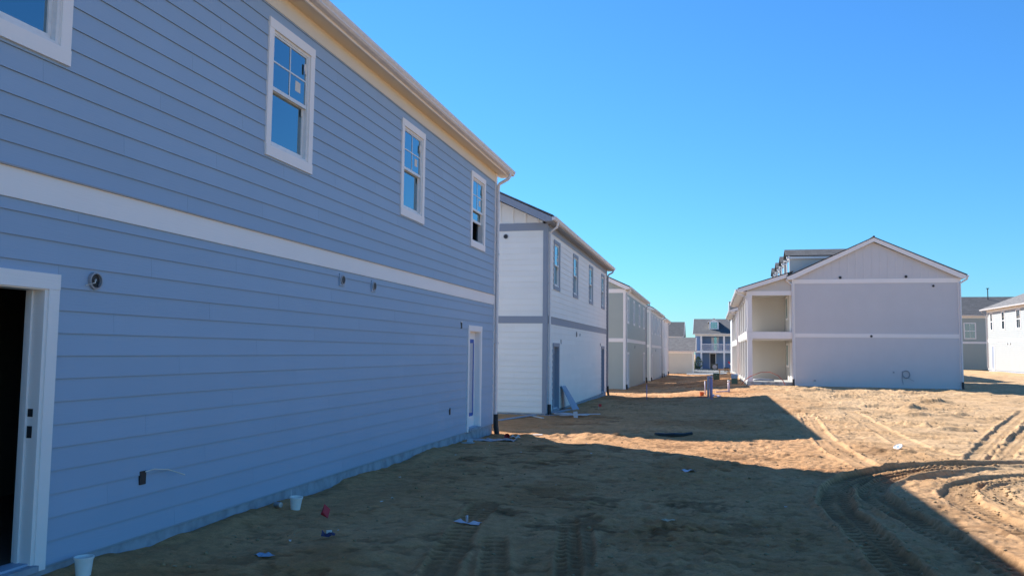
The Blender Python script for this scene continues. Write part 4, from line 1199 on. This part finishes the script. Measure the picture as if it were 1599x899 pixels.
# builders' waste at the far corner of the first house
thing(crumple(lambda: MB().box(-.13, .13, -.07, .05, 0, .03).box(-.02, .10, -.04, .05, .03, .075), 2, .02), 'foam_block', M['offcut'], (-4.82, 16.1), 'pale broken foam block against the foundation by the taped door', 'block', .3)
for i, (x, y, sx, sy, rz, nm) in enumerate(((-4.66, 16.75, .5, .25, .2, 'flat grey shingle scrap nearest the taped door'), (-4.48, 17.05, .42, .3, .9, 'curled grey shingle scrap below the black drain boot'), (-4.25, 17.3, .35, .22, -.3, 'small grey shingle scrap beside the red cup'))):
    thing(sheet(4, 3, sx, sy, 30 + i, .02, .006), 'shingle_scrap', M['greymetal'], (x, y), nm, 'shingle', rz)
rc = thing(cup(.04, .055, .13), 'cup', M['red'], (-4.40, 17.62), 'red cup lying on its side at the corner of the nearest house', 'cup', .4, tilt=(1.5, .1), lift=.05)
thing(sheet(4, 3, .2, .14, 41, .03), 'paper_scrap', M['paper'], (-4.22, 17.75), 'crumpled white paper just right of the red cup', 'litter', .4)
thing(MB().box(-.28, .28, -.04, .04, .02, .035), 'board_offcut', M['paper'], (-3.98, 18.15), 'white board offcut lying on the sunlit strip by the red cup', 'board', .15, tilt=(.05, -.05))
# boards at the corner of the second house
pz = GZ(-4.5, 27) - .02
pan = MB().hexa([(-4.57, 27.55, pz), (-4.55, 27.56, pz), (-4.50, 28.5, pz), (-4.52, 28.52, pz),
                 (-4.94, 27.35, .70), (-4.92, 27.36, .71), (-4.92, 28.1, .68), (-4.94, 28.11, .67)])
o = pan.build('leaning_panel', M['board_blue']); tag(o, 'blue panel leaning against the white house beside the grey door', 'panel')
BO = [(-4.55, 25.05, 1.7, .14, .15, .02, 'long grey board at the bottom of the pile by the white house'),
      (-4.35, 25.35, 1.3, .20, -.5, .045, 'wide pale board lying crosswise in the pile by the white house'),
      (-4.15, 24.85, 1.1, .14, .45, .07, 'short board slanting over the pile by the white house'),
      (-4.62, 25.6, 0.9, .18, 1.1, .095, 'topmost board of the pile, near the grey door'),
      (-3.85, 25.3, 1.0, .12, .05, .03, 'thin board reaching out from the pile to the right'),
      (-4.05, 24.6, .9, .10, -.25, .05, 'narrow offcut at the front of the board pile')]
for i, (x, y, l, wd, rz, lift, lab) in enumerate(BO):
    thing(MB().box(-l / 2, l / 2, -wd / 2, wd / 2, 0, .018), 'board', M['offcut'] if i % 3 else M['greytrim'], (x, y), lab, 'board', rz, group='loose boards at the corner of the white house', lift=lift, tilt=(r_.uniform(-.06, .06), r_.uniform(-.08, .08)))
thing(MB().box(-.06, .06, -.03, .03, -.02, .17), 'post_offcut', M['offcut'], (-3.92, 24.15), 'short pale block standing upright before the board pile', 'block', .3, tilt=(.1, -.1))
thing(MB().box(-1.2, 1.2, -.06, .06, .01, .035), 'board', M['greytrim'], (-5.45, 23.2), 'single long grey plank on the sand in front of the white gable', 'board', 1.35, group='loose boards at the corner of the white house')
thing(MB().box(-.45, .45, -.035, .035, .01, .03), 'board', M['paper'], (-5.05, 23.85), 'white trim offcut beside the long grey plank', 'board', -.9, group='loose boards at the corner of the white house')
tf = empty('marking_flag', (-3.75, 27.9, GZ(-3.75, 27.9))); tag(tf, 'small red marking flag beyond the board pile', 'flag')
MB().box(0, .10, -.003, .003, .09, .17).build('pennant', M['red'], tf); MB().tube([(0, 0, -.05), (0, 0, .17)], .004, 5).build('wire', M['steel'], tf)

# pipes and markers standing in the middle of the alley
def pipe(x, y, h, r, mat, label, cap=None, name='standpipe'):
    z = GZ(x, y)
    o = MB().lathe([(0, -.2), (r, -.2), (r, h), (r - .012, h), (r - .012, h - .05), (0, h - .05)], k=14).build(name, mat, None, True)
    o.location = (x, y, z); tag(o, label, 'pipe')
    if cap: MB().lathe([(r * .9, h - .06), (r + .012, h - .06), (r + .012, h + .012), (0, h + .03)], k=14).build('cap', cap, o, True)
    return o
pipe(-.17, 36.0, .92, .045, M['lilac'], 'pale lilac standpipe, left one of the tall pair in the alley')
pipe(-.05, 35.9, .90, .062, M['purple'], 'thick purple standpipe, right one of the tall pair in the alley', M['pink'])
pipe(-.03, 34.4, .55, .03, M['purple'], 'short thin purple pipe before the tall standpipes')
pipe(-.32, 38.6, .62, .03, M['pink'], 'thin pinkish pipe left of the tall standpipes')
pipe(.74, 39.6, .52, .05, M['pink'], 'pinkish standpipe with white cap right of the purple pair', M['cup'])
pipe(-2.80, 36.6, .66, .022, M['purple'], 'thin purple stake in front of the sage grey house', name='stake')
hp = MB().tube([(.16, 39.3, GZ(.16, 39.3) + .05), (.72, 39.5, GZ(.72, 39.5) + .06)], .03, 8).build('ground_pipe', M['pink']); tag(hp, 'pale pipe lying flat between the standpipes', 'pipe')
rb = MB().tube([(-.62, 36.2, GZ(-.62, 36.2) + .05), (-.2, 36.0, GZ(-.2, 36.0) + .05)], .022, 8).build('ground_pipe', M['hose']); tag(rb, 'red rod lying at the foot of the lilac standpipe', 'pipe')
thing(cup(.08, .10, .17), 'marker_cap', M['orange'], (-.46, 37.4), 'orange plastic marker left of the standpipes', 'marker', tilt=(.1, .1))
thing(sheet(5, 4, .36, .24, 52, .06), 'film_scrap', M['lilac'], (.17, 36.4), 'pale lilac film snagged at the foot of the purple standpipe', 'litter', .2)
def cabinet(x, y, w_, d, h, mat, matlid, label, cat='cabinet'):
    o = empty('utility_cabinet', (x, y, GZ(x, y))); tag(o, label, cat)
    MB().box(-w_ / 2, w_ / 2, -d / 2, d / 2, -.1, h * .55).build('base', mat, o)
    MB().prism([(-d / 2 - .01, h * .555), (d / 2 + .01, h * .555), (d / 2 + .01, h), (-d / 2 + .06, h), (-d / 2 - .01, h * .9)], lambda q: (-w_ / 2 - .01, q[0], q[1]), lambda q: (w_ / 2 + .01, q[0], q[1])).build('cover', matlid, o)
    MB().box(-.03, .03, -d / 2 - .03, -d / 2 - .0105, h * .7, h * .76).build('latch', M['steel'], o)
    return o
cabinet(.28, 60.5, .42, .4, .45, M['green'], M['green'], 'low green utility cabinet in the middle of the alley')
cabinet(1.25, 49.6, .34, .3, .58, M['green'], M['board_blue'], 'green utility cabinet with dark blue cover near the first porch columns')
sw = empty('sawhorse', (.85, 61.6, GZ(.85, 61.6))); tag(sw, 'rough wooden sawhorse standing behind the purple standpipes', 'sawhorse')
MB().box(-.45, .45, -.045, .045, .62, .71).build('beam', M['wood'], sw)
for sx in (-.36, .36):
    for sy in (-.22, .22):
        MB().hexa([(sx - .04, sy - .03, -.05), (sx + .04, sy - .03, -.05), (sx + .04, sy + .03, -.05), (sx - .04, sy + .03, -.05), (sx * .9 - .04, sy * .15 - .03, .64), (sx * .9 + .04, sy * .15 - .03, .64), (sx * .9 + .04, sy * .15 + .03, .64), (sx * .9 - .04, sy * .15 + .03, .64)]).build('leg', M['wood'], sw)
for i, (x, y, l, rz, lf_) in enumerate(((.5, 62.5, 1.6, .1, .1), (1.2, 63.0, 1.4, -.2, .14), (.9, 62.2, 1.2, .3, .05))):
    thing(MB().box(-l / 2, l / 2, -.07, .07, 0, .04), 'lumber', M['wood'], (x, y), ('long lumber piece left of the sawhorse legs', 'lumber piece right behind the sawhorse', 'short lumber piece under the sawhorse')[i], 'lumber', rz, lift=lf_)
ac = empty('air_conditioner', (.35, 124.6, GZ(.35, 124.6) + .1)); tag(ac, 'dark square air conditioner unit before the blue porch house', 'air conditioner')
MB().box(-.45, .45, -.45, .45, 0, .95).build('casing', M['dkgreen'], ac)
MB().lathe([(.0, 0), (.3, 0), (.33, .03), (.12, .04), (.1, .06), (0, .06)], k=16).build('fan_guard', M['greymetal'], ac).matrix_local = Matrix.Translation((0, -.45, .5)) @ Matrix.Rotation(R90, 4, 'X')
for x, lab in ((1.72, 'black drum left of its twin before the far porch'), (2.12, 'black drum right of its twin before the far porch')):
    thing(MB().lathe([(0, 0), (.17, 0), (.18, .2), (.19, .22), (.18, .24), (.18, .5), (0, .51)], k=14), 'drum', M['black'], (x, 117.5), lab, 'drum', lift=.15)
bar = empty('barrier', (2.75, 120.6, -.5)); tag(bar, 'red and white striped barrier board leaning by the far porch columns', 'barrier')
for i in range(5):
    MB().hexa([(-.6 + i * .24, 0, 1.1 - i * .24), (-.36 + i * .24, 0, .86 - i * .24), (-.36 + i * .24, .05, .86 - i * .24), (-.6 + i * .24, .05, 1.1 - i * .24),
               (-.48 + i * .24, 0, 1.3 - i * .24), (-.24 + i * .24, 0, 1.06 - i * .24), (-.24 + i * .24, .05, 1.06 - i * .24), (-.48 + i * .24, .05, 1.3 - i * .24)]).build('stripe', M['red'] if i % 2 == 0 else M['cup'], bar)
MB().box(-.5, .5, .06, .10, -.1, .0).build('foot', M['wood'], bar)
hz = [(1.55, 47.0, .1), (1.75, 47.2, .35), (2.05, 47.4, .55), (2.6, 47.45, .78), (3.1, 47.45, .80), (3.5, 47.4, .62), (3.75, 47.3, .36), (3.85, 47.2, .14)]
o = MB().tube([(x, y, z + .06) for x, y, z in hz], .022, 8).build('hose', M['hose'], None, True); tag(o, 'stiff red hose arching in front of the taupe house porch', 'hose')
o = MB().tube([(2.25, 48.2, .40), (2.6, 48.25, .42), (3.1, 48.2, .40), (3.35, 48.2, .39)], [.05, .07, .06, .05], 10).build('pipe_bundle', M['greymetal'], None, True); tag(o, 'dark pipe bundle lying on the porch slab behind the hose', 'pipe')

# shrubs beside the blue house: trunk, and a crown of many small leaves
def shrub(x, y, h, r, seed, label):
    z = GZ(x, y); o = empty('shrub', (x, y, z)); tag(o, label, 'shrub', 'shrubs beside the blue porch house')
    rr = random.Random(seed)
    MB().tube([(0, 0, -.1), (.02, .01, h * .4), (-.03, .02, h * .8)], [.05, .035, .015], 6).build('trunk', M['bark'], o)
    lm = MB()
    for i in range(700):
        a = rr.uniform(0, 6.28); t = rr.random(); rad = r * math.sin(math.pi * (t * .85 + .12)) * rr.random() ** .4
        p = Vector((rad * math.cos(a), rad * math.sin(a), .15 * h + t * h * .88 + rr.uniform(-.08, .08)))
        s_ = rr.uniform(.05, .11); u = Vector((rr.gauss(0, 1), rr.gauss(0, 1), rr.gauss(0, 1))).normalized(); v = u.orthogonal().normalized()
        n = len(lm.v); lm.v += [tuple(p + u * s_), tuple(p + v * s_ * .5), tuple(p - u * s_), tuple(p - v * s_ * .5)]; lm.f.append((n, n + 1, n + 2, n + 3))
    lm.build('crown', M['leaf'], o)
shrub(-2.0, 124.5, 2.0, .75, 1, 'tall dark shrub at the left corner of the blue porch house')
shrub(-2.75, 123.5, 1.3, .6, 2, 'lower rounded shrub between garage and blue porch house')

# loose clods and pebbles: nobody could count them
def clods():
    rr = np.random.default_rng(11)
    t = (1 + 5 ** .5) / 2
    ico = np.array([(-1, t, 0), (1, t, 0), (-1, -t, 0), (1, -t, 0), (0, -1, t), (0, 1, t), (0, -1, -t), (0, 1, -t), (t, 0, -1), (t, 0, 1), (-t, 0, -1), (-t, 0, 1)]) / 1.9
    fc = np.array([(0, 11, 5), (0, 5, 1), (0, 1, 7), (0, 7, 10), (0, 10, 11), (1, 5, 9), (5, 11, 4), (11, 10, 2), (10, 7, 6), (7, 1, 8), (3, 9, 4), (3, 4, 2), (3, 2, 6), (3, 6, 8), (3, 8, 9), (4, 9, 5), (2, 4, 11), (6, 2, 10), (8, 6, 7), (9, 8, 1)])
    V, F = [], []
    P = []
    for i in range(2200):
        y = 5.5 + 40 * rr.random() ** 2.2
        x = rr.uniform(-4.7, 5 + y * .45)
        s_ = .005 + .014 * rr.random() ** 4
        P.append((x, y, s_ * (1 + y / 40)))
    for pts, wd, dep, lug, dk in TRACKS[:4]:                # crumbs thrown up along the rut edges
        C = spline(pts)
        for i in range(260):
            c = C[rr.integers(len(C))]; d = rr.choice([-1, 1]) * wd * rr.uniform(.5, .75)
            a = rr.uniform(0, 6.28)
            P.append((c[0] + d * math.cos(a), c[1] + d * math.sin(a), .005 + .018 * rr.random() ** 3))
    for cx_, cy_, n, sp in ((3.35, 12.3, 25, .14), (4.0, 12.5, 20, .12), (3.6, 15.6, 50, .25), (4.6, 16.3, 60, .35), (2.9, 16.6, 60, .45), (2.2, 26, 60, .7), (3.4, 25, 60, .6), (5.5, 28, 60, .8)):
        for i in range(n):
            P.append((cx_ + rr.normal(0, sp), cy_ + rr.normal(0, sp * .6), (.006 + .022 * rr.random() ** 3)))
    for k, (x, y, s_) in enumerate(P):
        q = ico * (1 + rr.uniform(-.3, .3, (12, 1))) * s_ * np.array([1.2, 1, .7])
        V.append(q + np.array([x, y, GZ(x, y) + s_ * .3])); F.append(fc + 12 * k)
    V = np.concatenate(V); F = np.concatenate(F)
    me = bpy.data.meshes.new('dirt_clods')
    me.vertices.add(len(V)); me.vertices.foreach_set('co', V.astype(np.float32).ravel())
    me.loops.add(F.size); me.loops.foreach_set('vertex_index', F.astype(np.int32).ravel())
    me.polygons.add(len(F)); me.polygons.foreach_set('loop_start', np.arange(len(F), dtype=np.int32) * 3)
    me.materials.append(M['clod']); me.update(calc_edges=True)
    tag(link(bpy.data.objects.new('dirt_clods', me)), 'crumbs and clods of dirt scattered over the sand', 'dirt clods', kind='stuff')
clods()
